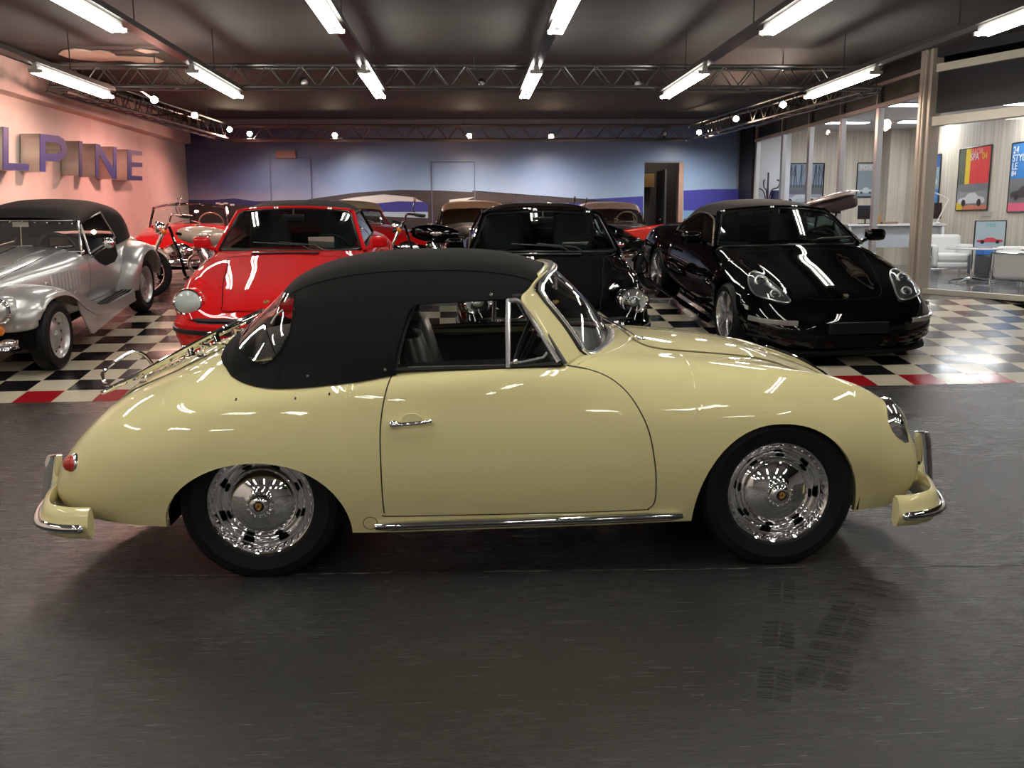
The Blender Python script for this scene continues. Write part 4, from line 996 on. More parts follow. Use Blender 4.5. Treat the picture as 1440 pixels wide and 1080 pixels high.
# ------------------------------------------------------------------ shared car building
def ramp_mw(u, v, phi, s=1., sw=1., lift=0.):
    h = -ND*math.cos(phi)+EX*math.sin(phi); y = np.cross(RN, h); o = ramp_pt(u, v, lift)
    return Matrix([[h[i]*s, y[i]*s*sw, RN[i]*s, o[i]] for i in range(3)]+[[0, 0, 0, 1]])
def flat_mw(x, y, ang, s=1., sw=1., z=None):
    h = np.array([math.cos(ang), math.sin(ang), 0]); q = np.array([-h[1], h[0], 0]); z = ZP if z is None else z
    return Matrix([[h[i]*s, q[i]*s*sw, (0, 0, s)[i], (x, y, z)[i]] for i in range(3)]+[[0, 0, 0, 1]])
def strip_on(L, pts, w, top, sg=1, closed=False, off=.003, mb=None):
    P = smooth_path([(a, c, 0) for a, c in pts], 4, closed)[:, :2]; n_ = len(P); A, B = [], []
    for i in range(n_):
        a = P[(i-1) % n_] if closed or i else P[i]; c = P[(i+1) % n_] if closed or i < n_-1 else P[i]
        t = c-a; t = t/(np.linalg.norm(t)+1e-9); q = np.array([-t[1], t[0]])*w/2
        for S_, s2 in ((A, 1), (B, -1)):
            x, y = P[i]+s2*q; S_.append((x, y, L.top(x, abs(y))+off) if top else (x, sg*(L.side(x, y)+off), y))
    g = np.array([A, B]); 
    if closed: g = np.concatenate([g, g[:, :1]], 1)
    mb = mb or MB(); mb.grid(g); return mb
def greenhouse(root, gl, paint, topm, roof, wsb, wst, side=None, frame_r=.022, rim=None, n=24):
    """wsb/wst: fn(s)->(x,y,z) for windscreen bottom/top curves; roof: Loft; side: list of side panes [(x,y,z)..]"""
    def sp(s, t, o=0): p = np.array(wsb(s))*(1-t)+np.array(wst(s))*t; p[0] += .035*math.sin(PI*t)*(1-.5*s*s)+o; return p
    b = MB(); b.grid([[sp(s, t) for t in np.linspace(0, 1, 7)] for s in np.linspace(-1, 1, 17)]); ws_ = b.build('windscreen', gl, root)
    loop = [sp(s, 0) for s in np.linspace(-.93, .93, 14)]+[sp(1, t) for t in np.linspace(.05, .93, 8)]+[sp(s, 1) for s in np.linspace(.95, -.95, 14)]+[sp(-1, t) for t in np.linspace(.93, .05, 8)]
    b = MB(); b.tube(loop, frame_r*.6, 6, True); b.build('windscreen_seal', rim or BLACKR, ws_)
    b = MB()
    for sg in (-1, 1): b.tube([sp(sg, t, -.02)+np.array([0, sg*.02, 0]) for t in np.linspace(-.03, 1, 8)], frame_r*1.3, 8)
    b.tube([sp(s, 1.0, -.02)+np.array([0, 0, .012]) for s in np.linspace(-1, 1, 15)], frame_r*1.1, 8)
    b.build('windscreen_frame', paint, root)
    if side:
        for sg in (-1, 1):
            b = MB()
            for pane in side: b.poly([(x, sg*y, z) for x, y, z in pane])
            w_ = b.build('side_window', GLASSK, root, smooth=False)
            b = MB()
            for pane in side: b.tube([(x, sg*(y+.004), z) for x, y, z in pane], .011, 6, True)
            b.build('window_frame', rim or BLACKR, w_)
    if roof:
        L, x0, x1, zl = roof
        mb = L.mesh(sorted(list(np.linspace(x0, x1, 34))+[x0+.01, x0+.03, x1-.01]), 26, zl, None, .02); r_ = mb.build('roof', topm, root); return ws_, r_
    return ws_, None
def lamp_round(root, c, ax, r, name='headlamp', rim=CHROME, lens=LENS, inner=True):
    b = MB(); b.lathe([(r*.95, -.06), (r*1.04, 0), (r*1.06, .01), (r*.98, .02), (r*.9, .016)], c, ax, 28); h = b.build(name, rim, root)
    b = MB(); b.lathe([(r*.92, .014), (r*.8, .032), (r*.5, .046), (0, .052)], c, ax, 28); b.build('lens', lens, h)
    b = MB(); b.lathe([(r*.9, .012), (r*.7, -.03), (r*.3, -.05), (0, -.052)], c, ax, 20); b.build('reflector', REFL, h)
    if inner:
        b = MB(); b.lathe([(r*.40, -.02), (r*.42, .02), (r*.34, .024), (r*.33, -.01)], c, ax, 20); b.lathe([(0, .012), (r*.2, .008), (r*.33, -.01)], c, ax, 16)
        b.build('bulb_shield', BRUSH, h)
    return h
def alloy_wheel(style, R=.32, w=.2, rr=.225, rm=None, n=5):
    rm = rm or ALU; b = MB()
    b.lathe([(rr-.004, w*.46), (rr+.004, w*.50), (rr-.004, w*.50), (rr-.014, w*.44), (rr-.022, w*.2), (rr-.03, -w*.3)], (0, 0, 0), (0, -1, 0), 48)
    if style == 'spoke':
        for k in range(n):
            a = 2*PI*k/n
            for d in (-.14, .14):
                c, s = math.cos(a+d), math.sin(a+d); c0, s0 = math.cos(a), math.sin(a)
                b.tube([(.05*c0, -w*.34, .05*s0), (.12*math.cos(a+d*.6), -w*.40, .12*math.sin(a+d*.6)), ((rr-.018)*c, -w*.40, (rr-.018)*s)], [.026, .018, .017], 8)
        b.lathe([(0, w*.44), (.03, w*.43), (.06, w*.38), (.065, w*.2)], (0, 0, 0), (0, -1, 0), 24)
    elif style == 'disc':
        b.lathe([(rr-.02, w*.30), (rr-.05, w*.14), (rr-.075, w*.1), (.10, w*.24), (.07, w*.30), (.045, w*.30), (.04, w*.42), (.02, w*.44), (0, w*.44)], (0, 0, 0), (0, -1, 0), 36)
    elif style == 'petal':
        for k in range(5):
            a = 2*PI*k/5; b.tube([(.03*math.cos(a), -w*.36, .03*math.sin(a)), (.12*math.cos(a), -w*.42, .12*math.sin(a)), ((rr-.02)*math.cos(a), -w*.36, (rr-.02)*math.sin(a))], [.03, .04, .045], 8, flat=.5)
        b.lathe([(0, w*.46), (.03, w*.45), (.05, w*.36)], (0, 0, 0), (0, -1, 0), 24)
    o = b.build('wheel', rm)
    b = MB(); tyre(b, R, w, rr, 40); b.build('tyre', RUBBER, o, ang=25)
    b = MB(); b.lathe([(0, w*.02), (rr*.62, w*.02), (rr*.62, -w*.1), (rr-.02, -w*.28), (rr+.02, -w*.45)], (0, 0, 0), (0, -1, 0), 28); b.build('brake_disc', mat('dark_brake', (.05, .05, .05), .4, .6), o)
    if style == 'disc':
        b = MB()
        for k in range(12):
            a = 2*PI*k/12; b.lathe([(0, .0), (.016, .0)], ((rr-.052)*math.cos(a), -w*.155, (rr-.052)*math.sin(a)), (0, -1, 0), 10)
        b.build('rim_holes', DARK, o)
    return o
def four(root, proto, xr, xf, yr, yf, R):
    put(proto, xr, -yr, R, root); put(dup(proto), xr, yr, R, root, True); put(dup(proto), xf, -yf, R, root); put(dup(proto), xf, yf, R, root, True)
def wells(root, xs_, y, r=.38, zc=.3):
    for xc in xs_:
        for sg in (-1, 1): b = MB(); b.lathe([(.05, -.2), (r, -.2), (r, .15)], (xc, sg*y, zc), (0, sg, 0), 20, -.1, PI+.1, up=(0, 0, 1)); b.build('wheel_well', WELL, root)
def cardpaper(root, c, rz, w=.28, d=.2, tilt=.25):
    b = MB(); b.box((0, 0, 0), (d, w, .003)); o = b.build('price_card', PAPER, root, smooth=False); o.location = c; o.rotation_euler = (0, -tilt, rz)
    b = MB()
    for i in range(5): b.box((-.06+.03*i, 0, .0025), (.006, w*(.7-.08*i), .001))
    b.box((.07, 0, .0025), (.02, .06, .001)); q = b.build('card_print', mat('card_ink', (.15, .2, .15), .6), o, smooth=False)
# ------------------------------------------------------------------ rear-engined coupe/cabriolet pair
S911 = [(-1.06, [(.40, .35), (.42, .38), (.43, .40), (.42, .44), (.38, .47), (.25, .49), (.12, .5), (0, .5)]),
 (-.95, [(.62, .27), (.70, .36), (.73, .45), (.72, .54), (.64, .63), (.42, .68), (.2, .69), (0, .70)]),
 (-.5, [(.70, .22), (.80, .36), (.84, .48), (.82, .64), (.73, .76), (.5, .83), (.25, .85), (0, .85)]),
 (0, [(.72, .2), (.82, .35), (.855, .5), (.83, .68), (.74, .82), (.56, .88), (.3, .91), (0, .92)]),
 (.6, [(.72, .18), (.78, .34), (.81, .5), (.80, .7), (.74, .86), (.6, .91), (.3, .93), (0, .93)]),
 (1.4, [(.72, .18), (.78, .34), (.805, .5), (.79, .7), (.735, .865), (.58, .91), (.3, .935), (0, .94)]),
 (1.8, [(.72, .18), (.78, .34), (.81, .5), (.79, .7), (.69, .86), (.48, .885), (.24, .905), (0, .91)]),
 (2.2, [(.72, .18), (.79, .34), (.825, .5), (.795, .69), (.675, .845), (.44, .80), (.22, .82), (0, .825)]),
 (2.6, [(.70, .18), (.77, .33), (.80, .46), (.78, .64), (.67, .80), (.41, .71), (.2, .725), (0, .73)]),
 (2.86, [(.67, .19), (.75, .31), (.775, .42), (.755, .56), (.65, .71), (.40, .625), (.2, .64), (0, .645)]),
 (3.0, [(.64, .2), (.72, .3), (.74, .39), (.72, .48), (.62, .575), (.38, .565), (.2, .575), (0, .58)]),
 (3.07, [(.60, .21), (.68, .29), (.70, .36), (.68, .43), (.58, .49), (.37, .51), (.2, .52), (0, .525)]),
 (3.10, [(.56, .23), (.64, .29), (.66, .35), (.64, .40), (.54, .44), (.36, .455), (.2, .46), (0, .46)]),
 (3.12, [(.3, .33), (.33, .34), (.34, .35), (.33, .36), (.3, .37), (.2, .38), (.1, .38), (0, .38)])]
def coupe911(name, label, mw, paint, topm, soft, cat='car', group=None, headins=True, gl=None):
    root = thing(name, label, cat, mw=mw, group=group); L = Loft(S911, 6)
    A = [(0, .36, .36, .64, 2.1), (2.27, .36, .36, .64, 2.1)]; sl = lambda x: .20
    keep = lambda x, y, z: not (.0 < x < 1.62 and z > .8 and y < .60)
    L.mesh(xsamples(-1.06, 3.12, 76, A), 40, arch_fn(A, sl), keep, .03).build('body', paint, root, ang=60)
    wells(root, (0, 2.27), .62)
    b = MB(); b.box((.9, 0, .22), (1.4, 1.4, .05)); b.box((.15, 0, .6), (.05, 1.25, .55)); b.box((1.70, 0, .5), (.04, 1.3, .6)); b.box((.9, 0, .3), (1.5, 1.3, .03)); b.box((.9, -.68, .55), (1.6, .04, .6)); b.box((.9, .68, .55), (1.6, .04, .6)); b.build('interior_shell', DARK, root, smooth=False)
    RS = [(-.45, [(.55, .82), (.52, .84), (.47, .85), (.4, .86), (.3, .865), (.2, .87), (.1, .87), (0, .87)]),
     (-.1, [(.66, .84), (.64, .88), (.60, .93), (.55, .98), (.45, 1.02), (.3, 1.05), (.15, 1.06), (0, 1.065)]),
     (.3, [(.68, .86), (.65, .95), (.62, 1.03), (.58, 1.12), (.5, 1.18), (.36, 1.215), (.18, 1.23), (0, 1.235)]),
     (.7, [(.69, .87), (.65, .98), (.61, 1.09), (.57, 1.18), (.49, 1.245), (.36, 1.285), (.18, 1.302), (0, 1.305)]),
     (1.0, [(.69, .87), (.65, .98), (.61, 1.09), (.57, 1.18), (.49, 1.24), (.36, 1.28), (.18, 1.298), (0, 1.302)]),
     (1.17, [(.69, .87), (.65, .98), (.61, 1.08), (.56, 1.17), (.49, 1.22), (.36, 1.255), (.18, 1.272), (0, 1.278)])]
    rl = lambda x: float(np.interp(x, [-.5, .0, .12, .25, 1.17], [-1, -1, 1.02, 1.14, 1.185]))
    if soft: rl = lambda x: float(np.interp(x, [-.5, .30, .36, .42, 1.17], [-1, -1, 1.05, 1.15, 1.185]))
    x0 = .30 if soft else 0
    side = [[(1.60, .70, .885), (1.17, .555, 1.205), (.45 if soft else .22, .565, 1.17), (.33 if soft else .05, .68, .90)]]
    wsb = lambda s: (1.76-.17*abs(s)**2.2, .675*s, .915-.03*s*s)
    wst = lambda s: (1.19-.055*s*s, .535*s, 1.262-.035*s*s)
    ws_, rf = greenhouse(root, gl or GLASST, paint, topm, (Loft(RS, 6), -.45, 1.17, rl), wsb, wst, side, .02)
    # scuttle between glass and lid
    b = MB(); b.grid([[np.array(wsb(s))*(1-t)+np.array([1.90-.22*abs(s)**2, .70*s, L.top(1.90-.22*abs(s)**2, abs(.70*s))])*t+np.array([0, 0, -.01*math.sin(PI*t)]) for t in np.linspace(0, 1, 5)] for s in np.linspace(-1, 1, 17)]); b.build('scuttle', paint, root)
    b = MB(); b.box((1.865, 0, L.top(1.865, 0)+.004), (.05, .62, .012)); b.build('scuttle_vent', BLACKP, root, bevel=.004)
    # front lid outline and skin
    hl_ = [(1.93, 0), (1.925, .3), (1.91, .50), (2.2, .47), (2.6, .425), (2.9, .37), (3.0, .35), (3.02, .2), (3.025, 0)]
    strip_on(L, hl_+[(x, -y) for x, y in hl_[-2:0:-1]], .007, True, closed=True).build('hood_gap', DARK, root)
    b = MB(); b.grid([[(x, y*w_, L.top(x, abs(y*w_))+.006) for y in np.linspace(-1, 1, 17)] for x, w_ in [(x, float(np.interp(x, [1.925, 2.2, 2.6, 2.9, 3.02], [.49, .46, .415, .36, .3]))) for x in np.linspace(1.935, 3.01, 24)]]); hd = b.build('hood', paint, root)
    b = MB().use(GOLD); z = L.top(2.93, 0)+.012; sh = [(-.025, .02), (-.025, -.02), (0, -.026), (.03, 0), (0, .026)]
    b.prism([(2.93+x, y, z-.42*x) for x, y in sh], (.002, 0, .004)); b.use(REDL).box((2.945, .009, z), (.014, .01, .006)); b.use(BLACKP).box((2.92, -.009, z+.009), (.014, .01, .006)); b.build('crest', None, hd, smooth=False)
    for sg in (-1, 1):
        lamp_round(root, (2.965, sg*.635, .64), (1, sg*.02, .30), .112, lens=LENS if headins else mat('fluted_lens', (.45, .5, .48), .15, coat=1.), inner=headins)
        b = MB(); b.lathe([(.150, -.14), (.138, -.05), (.128, -.012), (.116, .004)], (2.965, sg*.635, .64), (1, sg*.02, .30), 28); b.build('headlamp_ring', paint, root)
        b = MB(); b.tube([(1.56, sg*.72, .90), (1.55, sg*.80, .93)], .022, 8); b.build('mirror_stalk', paint, root)
        rbox((1.54, sg*.835, .965), (.09, .16, .115), .03, 'door_mirror', paint, root)
        b = MB(); b.box((1.494, sg*.835, .965), (.004, .13, .09)); b.build('mirror_glass', CHROME, root)
        dg = [(1.56, .85), (1.62, .7), (1.62, .4), (1.55, .27), (.75, .25), (.62, .35), (.52, .6), (.5, .84)]
        strip_on(L, dg, .007, False, sg).build('door_gap', DARK, root)
        b = MB(); b.box((3.085, sg*.56, .40), (.05, .17, .06)); b.build('indicator_lamp', ORANGE if not soft else REDL, root, bevel=.01)
        b = MB(); b.tube([(1.80, sg*.06+.28, L.top(1.8, .3)+.02), (1.76, sg*.06+.2, .965), (1.71, sg*.12-.2, .99)], .007, 6); b.build('wiper', BLACKP, root)
    # bumper with rubber band
    half = [(2.62, .775), (2.84, .76), (2.99, .71), (3.09, .60), (3.15, .4), (3.17, 0)]
    path = smooth_path([(x, y, .40) for x, y in half+[(x, -y) for x, y in half[-2::-1]]], 5)
    mb = MB(); mb.grid(sweep(path, [(-.03, .075), (.01, .078), (.03, .06), (.035, 0), (.028, -.07), (.0, -.16), (-.05, -.17)])); bu = mb.build('front_bumper', paint, root)
    mb = MB(); mb.grid(sweep(path, [(.026, .03), (.046, .025), (.048, -.012), (.03, -.018)])); mb.build('bumper_strip', BLACKP, bu)
    mb = MB(); p2 = smooth_path([(x-.035, y*.97, .487) for x, y in half+[(x, -y) for x, y in half[-2::-1]]], 5); mb.grid(sweep(p2, [(0, -.03), (.02, -.02), (0.005, 0), (.02, .015), (-.02, .03)])); mb.build('bumper_bellows', BLACKP, bu)
    for y in (-.36, .36): seatm(.95, y, root, LEATHER, 1.05, .72)
    b = MB(); b.grid([[(1.62-.1*t, y, .90-.12*t) for t in (0, .5, 1)] for y in np.linspace(-.66, .66, 9)]); b.grid([[(1.75-.13*t-.16*(abs(y)/.66)**2, y, .905+.012*math.sin(PI*t)) for t in (0, .5, 1)] for y in np.linspace(-.66, .66, 13)]); b.build('dashboard', BLACKP, root)
    b = MB(); b.lathe([(.185+.014*math.cos(a), .014*math.sin(a)) for a in np.linspace(0, 2*PI, 9)], (1.40, .36, .86), (-1, 0, .5), 28); b.box((1.41, .36, .86), (.03, .34, .04)); b.build('steering_wheel', BLACKP, root)
    b = MB(); b.box((1.30, 0, 1.19), (.03, .2, .055)); b.tube([(1.3, 0, 1.2), (1.27, 0, 1.27)], .008, 6); b.build('mirror', BLACKP, root)
    cardpaper(root, (1.60, .30 if soft else .27, .955), .1, .24, .2, .5 if not soft else .9)
    w_ = alloy_wheel('petal', .32, .2, .2); four(root, w_, 0, 2.27, .71, .70, .32)
    return root, L
red911, _ = coupe911('sports_cabriolet', 'red sports cabriolet with black fabric roof, facing the camera behind the cream car', ramp_mw(-1.69, 3.75, -.022, .99, 1.08), RED, FABRIC, True, headins=False)
blk911, _ = coupe911('sports_coupe', 'black sports coupe with round headlamps and two wipers, partly hidden behind the cream cabriolet roof', ramp_mw(.92, 3.6, -.032, .97, 1.14), BLACK, BLACK, False)
# ------------------------------------------------------------------ black mid-engined roadster
def roadster():
    root = thing('modern_roadster', 'glossy black modern roadster with soft top and silver spoked wheels, at the right', 'car', mw=ramp_mw(3.43, 3.85, .055, .98, 1.12))
    S = [(-.95, [(.55, .35), (.62, .42), (.64, .48), (.62, .56), (.55, .64), (.35, .68), (.2, .69), (0, .69)]),
     (-.85, [(.72, .28), (.80, .38), (.83, .48), (.81, .62), (.70, .76), (.45, .82), (.2, .84), (0, .84)]),
     (-.4, [(.76, .22), (.85, .36), (.885, .5), (.87, .68), (.76, .84), (.5, .89), (.25, .91), (0, .91)]),
     (0, [(.76, .18), (.86, .34), (.90, .52), (.88, .70), (.77, .87), (.55, .92), (.28, .94), (0, .94)]),
     (.5, [(.76, .16), (.84, .32), (.87, .5), (.845, .7), (.77, .88), (.6, .92), (.3, .94), (0, .94)]),
     (1.3, [(.76, .16), (.84, .3), (.865, .5), (.84, .7), (.765, .88), (.6, .93), (.3, .96), (0, .965)]),
     (1.75, [(.76, .16), (.84, .3), (.87, .5), (.85, .7), (.74, .87), (.5, .91), (.25, .94), (0, .95)]),
     (2.1, [(.77, .16), (.85, .32), (.885, .5), (.86, .68), (.73, .83), (.47, .81), (.24, .85), (0, .86)]),
     (2.42, [(.77, .16), (.85, .32), (.885, .48), (.86, .64), (.71, .785), (.45, .74), (.23, .775), (0, .79)]),
     (2.75, [(.75, .15), (.82, .28), (.86, .42), (.835, .56), (.69, .70), (.44, .66), (.22, .69), (0, .705)]),
     (3.0, [(.70, .15), (.78, .25), (.81, .36), (.78, .47), (.66, .57), (.43, .575), (.22, .605), (0, .62)]),
     (3.16, [(.60, .15), (.68, .22), (.70, .31), (.68, .39), (.58, .46), (.40, .495), (.2, .52), (0, .53)]),
     (3.27, [(.42, .15), (.48, .20), (.50, .28), (.48, .34), (.42, .39), (.3, .42), (.15, .44), (0, .445)]),
     (3.32, [(.2, .2), (.23, .23), (.24, .27), (.23, .31), (.2, .34), (.14, .36), (.07, .37), (0, .37)])]
    L = Loft(S, 6); A = [(0, .37, .37, .70, 2.1), (2.415, .365, .365, .685, 2.1)]; sl = lambda x: float(np.interp(x, [-.95, 0, 2.8, 3.3], [.3, .17, .16, .17]))
    keep = lambda x, y, z: not (.15 < x < 1.62 and z > .8 and y < .62)
    L.mesh(xsamples(-.95, 3.32, 84, A), 44, arch_fn(A, sl), keep, .03).build('body', BLACK, root, ang=60)
    wells(root, (0, 2.415), .66, .4, .32)
    b = MB(); b.box((1, 0, .22), (1.6, 1.5, .05)); b.box((.3, 0, .6), (.05, 1.3, .6)); b.box((1.72, 0, .5), (.04, 1.3, .6)); b.box((.9, -.72, .55), (1.6, .04, .6)); b.box((.9, .72, .55), (1.6, .04, .6)); b.build('interior_shell', DARK, root, smooth=False)
    RS = [(-.35, [(.5, .88), (.47, .89), (.42, .9), (.36, .905), (.27, .91), (.18, .915), (.09, .915), (0, .915)]),
     (.0, [(.62, .90), (.60, .94), (.56, .99), (.51, 1.03), (.42, 1.07), (.28, 1.10), (.14, 1.11), (0, 1.115)]),
     (.35, [(.70, .89), (.67, .97), (.63, 1.05), (.57, 1.13), (.49, 1.19), (.34, 1.23), (.17, 1.25), (0, 1.255)]),
     (.7, [(.71, .88), (.67, .98), (.62, 1.08), (.56, 1.17), (.48, 1.235), (.34, 1.275), (.17, 1.29), (0, 1.295)]),
     (1.0, [(.71, .88), (.67, .98), (.62, 1.08), (.56, 1.17), (.48, 1.23), (.34, 1.27), (.17, 1.285), (0, 1.29)]),
     (1.2, [(.71, .88), (.67, .98), (.61, 1.07), (.555, 1.155), (.48, 1.205), (.34, 1.245), (.17, 1.262), (0, 1.267)])]
    rl = lambda x: float(np.interp(x, [-.5, .25, .30, .38, .6, 1.2], [-1, -1, .98, 1.06, 1.135, 1.165]))
    arcp = [(1.62, .755, .90), (1.35, .665, 1.06), (1.12, .60, 1.13), (.85, .585, 1.16), (.6, .60, 1.14), (.42, .645, 1.06), (.31, .70, .97), (.28, .735, .895)]
    wsb = lambda s: (1.84-.24*abs(s)**2.2, .715*s, .93-.035*s*s); wst = lambda s: (1.24-.075*s*s, .55*s, 1.25-.05*s*s)
    greenhouse(root, GLASST, BLACK, mat('charcoal_roof_canvas', (.02, .018, .017), .85, spec=.25), (Loft(RS, 6), -.35, 1.2, rl), wsb, wst, [arcp], .02)
    b = MB()
    for sg in (-1, 1): b.tube(smooth_path([(x, sg*(y+.012), z) for x, y, z in arcp], 3), .010, 6)
    b.build('window_chrome_trim', mat('warm_satin_trim', (.6, .5, .42), .25, .9), root)
    b = MB(); b.grid([[np.array(wsb(s))*(1-t)+np.array([1.98-.26*abs(s)**2, .74*s, L.top(1.98-.26*abs(s)**2, abs(.74*s))])*t+np.array([0, 0, -.01*math.sin(PI*t)]) for t in np.linspace(0, 1, 5)] for s in np.linspace(-1, 1, 17)]); b.build('scuttle', BLACK, root)
    hl_ = [(1.95, 0), (1.94, .35), (1.88, .60), (2.2, .57), (2.6, .47), (2.85, .40), (3.0, .30), (3.05, .15), (3.06, 0)]
    strip_on(L, hl_+[(x, -y) for x, y in hl_[-2:0:-1]], .007, True, closed=True).build('hood_gap', DARK, root)
    b = MB().use(BRUSH); z = L.top(3.02, 0)+.006; b.prism([(3.02+x, y, z-.5*x) for x, y in [(-.025, .02), (-.025, -.02), (0, -.026), (.03, 0), (0, .026)]], (.002, 0, .004)); b.use(GOLD).box((3.02, 0, z+.004), (.02, .02, .004)); b.build('crest', None, root, smooth=False)
    # headlamps: kidney shaped glass over two projectors, laid on the wing
    def on_wing(x, y, o): return (x, y, L.top(x, abs(y))+o)
    for sg in (-1, 1):
        oc_ = [(2.52, .66), (2.60, .735), (2.74, .765), (2.88, .745), (2.98, .66), (3.03, .56), (3.02, .50), (2.94, .50), (2.80, .535), (2.62, .585)]
        oc2 = smooth_path([(x, y, 0) for x, y in oc_], 4, True)[:, :2]; c = oc2.mean(0)
        def wp(x, y, o):
            z = L.top(x, y); return np.array([x, sg*(y), z+o])
        b = MB(); ring = [wp(*p, .010) for p in oc2]; b.tube(ring, .008, 6, True); hl = b.build('headlamp', BRUSH, root)
        G = [[wp(*(c+(p-c)*r_), .010+.022*(1-r_**3)) for r_ in np.linspace(0, 1, 6)] for p in list(oc2)+[oc2[0]]]
        b = MB(); b.grid(G); b.build('lens', LENS, hl)
        G = [[wp(*(c+(p-c)*r_), .006) for r_ in np.linspace(0, 1, 5)] for p in list(oc2)+[oc2[0]]]
        b = MB(); b.grid(G); b.build('lamp_bowl', mat('dark_lamp_bowl', (.10, .11, .11), .2, .6), hl)
        b = MB()
        for cx, cy, r_ in ((2.72, .66, .062), (2.92, .60, .048)):
            p = wp(cx, cy, .008); ax = (1, 0, .75); b.lathe([(r_, -.01), (r_, .012), (r_*.82, .016), (r_*.75, .004)], p, ax, 24)
        b.build('projector_ring', REFL, hl)
        b = MB()
        for cx, cy, r_ in ((2.72, .66, .062), (2.92, .60, .048)):
            p = wp(cx, cy, .006); ax = (1, 0, .75); b.lathe([(r_*.72, 0), (r_*.6, .014), (r_*.3, .022), (0, .025)], p, ax, 16)
        b.build('projector', mat('projector_glass', (.02, .03, .03), .03, coat=1.), hl)
        # fog and day lamp strip with clear cover
        pts = [(3.155, .36), (3.06, .66)]
        half_ = [(3.235, .50), (3.175, .65), (3.075, .755), (2.95, .825)]
        pth = smooth_path([(x, sg*y, .415-.02*i*0) for i, (x, y) in enumerate(half_)], 4); fl = MB(); fl.grid(sweep(pth, [(-sg*.0, .024), (-sg*.018, .022), (-sg*.024, 0), (-sg*.018, -.022), (0, -.024)])); fl.build('fog_lamp', mat('clear_lamp_strip', (.33, .33, .32), .1, .4, coat=1.), root)
        b = MB(); 
        for k, z in enumerate((.345, .30, .255)):
            pth = smooth_path([(x-.012, sg*y, z) for x, y in half_], 4); b.grid(sweep(pth, [(0, .012), (-sg*.02, .01), (-sg*.02, -.006), (0, -.01)]))
        b.build('side_grille', BLACKP, root)
        pth = smooth_path([(x-.005, sg*y, .30) for x, y in half_], 4); b = MB(); b.grid(sweep(pth, [(0, .075), (-sg*.008, .07), (-sg*.008, -.07), (0, -.075)])); b.build('air_intake', DARK, root)
        rbox((1.50, sg*.95, .98), (.12, .20, .13), .045, 'door_mirror', BLACK, root)
        b = MB(); b.box((1.438, sg*.95, .98), (.004, .16, .10)); b.build('mirror_glass', CHROME, root)
        b = MB(); b.tube([(1.52, sg*.80, .91), (1.51, sg*.89, .95)], .024, 8); b.build('mirror_stalk', BLACK, root)
        dg = [(1.66, .87), (1.70, .7), (1.68, .4), (1.60, .26), (.75, .24), (.62, .34), (.47, .6), (.42, .86)]
        strip_on(L, dg, .007, False, sg).build('door_gap', DARK, root)
        b = MB(); b.tube([(.50, sg*(L.side(.5, .72)+.02), .72), (.72, sg*(L.side(.7, .72)+.03), .725)], .013, 8); b.build('door_handle', BLACK, root)
        b = MB(); b.box((2.86, sg*(L.side(2.86, .5)+.002), .50), (.10, .01, .035)); b.build('side_marker', mat('clear_marker', (.5, .5, .48), .15), root)
        b = MB(); b.tube([(-.3, sg*.9, .18), (.4, sg*.88, .17), (1.95, sg*.87, .16)], .03, 8); b.build('side_skirt', BLACK, root)
    b = MB(); b.box((3.325, 0, .375), (.02, .52, .11)); b.build('plate_holder', mat('dark_plate', (.006, .007, .007), .4), root, bevel=.004)
    b = MB(); pth = smooth_path([(2.95, .80, .14), (3.15, .70, .13), (3.28, .5, .13), (3.34, .25, .13), (3.35, 0, .13), (3.34, -.25, .13), (3.28, -.5, .13), (3.15, -.7, .13), (2.95, -.8, .13)], 4); b.grid(sweep(pth, [(-.08, .03), (-.01, .02), (.0, 0), (-.04, -.02), (-.08, -.02)])); b.build('front_splitter', DARK, root)
    b = MB(); b.box((3.26, 0, .24), (.10, .74, .14)); b.build('front_intake', DARK, root, bevel=.02)
    for y in (-.37, .37): seatm(.98, y, root, LEATHER, 1.05, .72)
    b = MB(); b.grid([[(1.80-.18*t-.2*(abs(y)/.66)**2, y, .92+.015*math.sin(PI*t)) for t in (0, .5, 1)] for y in np.linspace(-.68, .68, 13)]); b.grid([[(1.6-.1*t, y, .91-.14*t) for t in (0, .5, 1)] for y in np.linspace(-.68, .68, 9)]); b.build('dashboard', BLACKP, root)
    b = MB(); b.lathe([(.18+.016*math.cos(a), .016*math.sin(a)) for a in np.linspace(0, 2*PI, 9)], (1.42, .37, .90), (-1, 0, .5), 28); b.box((1.43, .37, .90), (.03, .33, .05)); b.build('steering_wheel', BLACKP, root)
    b = MB(); b.box((1.33, 0, 1.17), (.03, .2, .06)); b.tube([(1.33, 0, 1.18), (1.3, 0, 1.25)], .008, 6); b.build('mirror', BLACKP, root)
    b = MB(); b.box((.34, 0, 1.05), (.01, .70, .18)); b.build('wind_deflector', GLASSK, root)
    b = MB(); b.tube([(.40, -.33, .95), (.41, -.33, 1.13), (.41, .33, 1.13), (.40, .33, .95)], .012, 8); b.build('deflector_frame', BRUSH, root)
    cardpaper(root, (1.68, .40, .965), .2, .34, .22, .35)
    w_ = alloy_wheel('spoke', .325, .23, .235); four(root, w_, 0, 2.415, .77, .755, .325)
    return root
roadster()
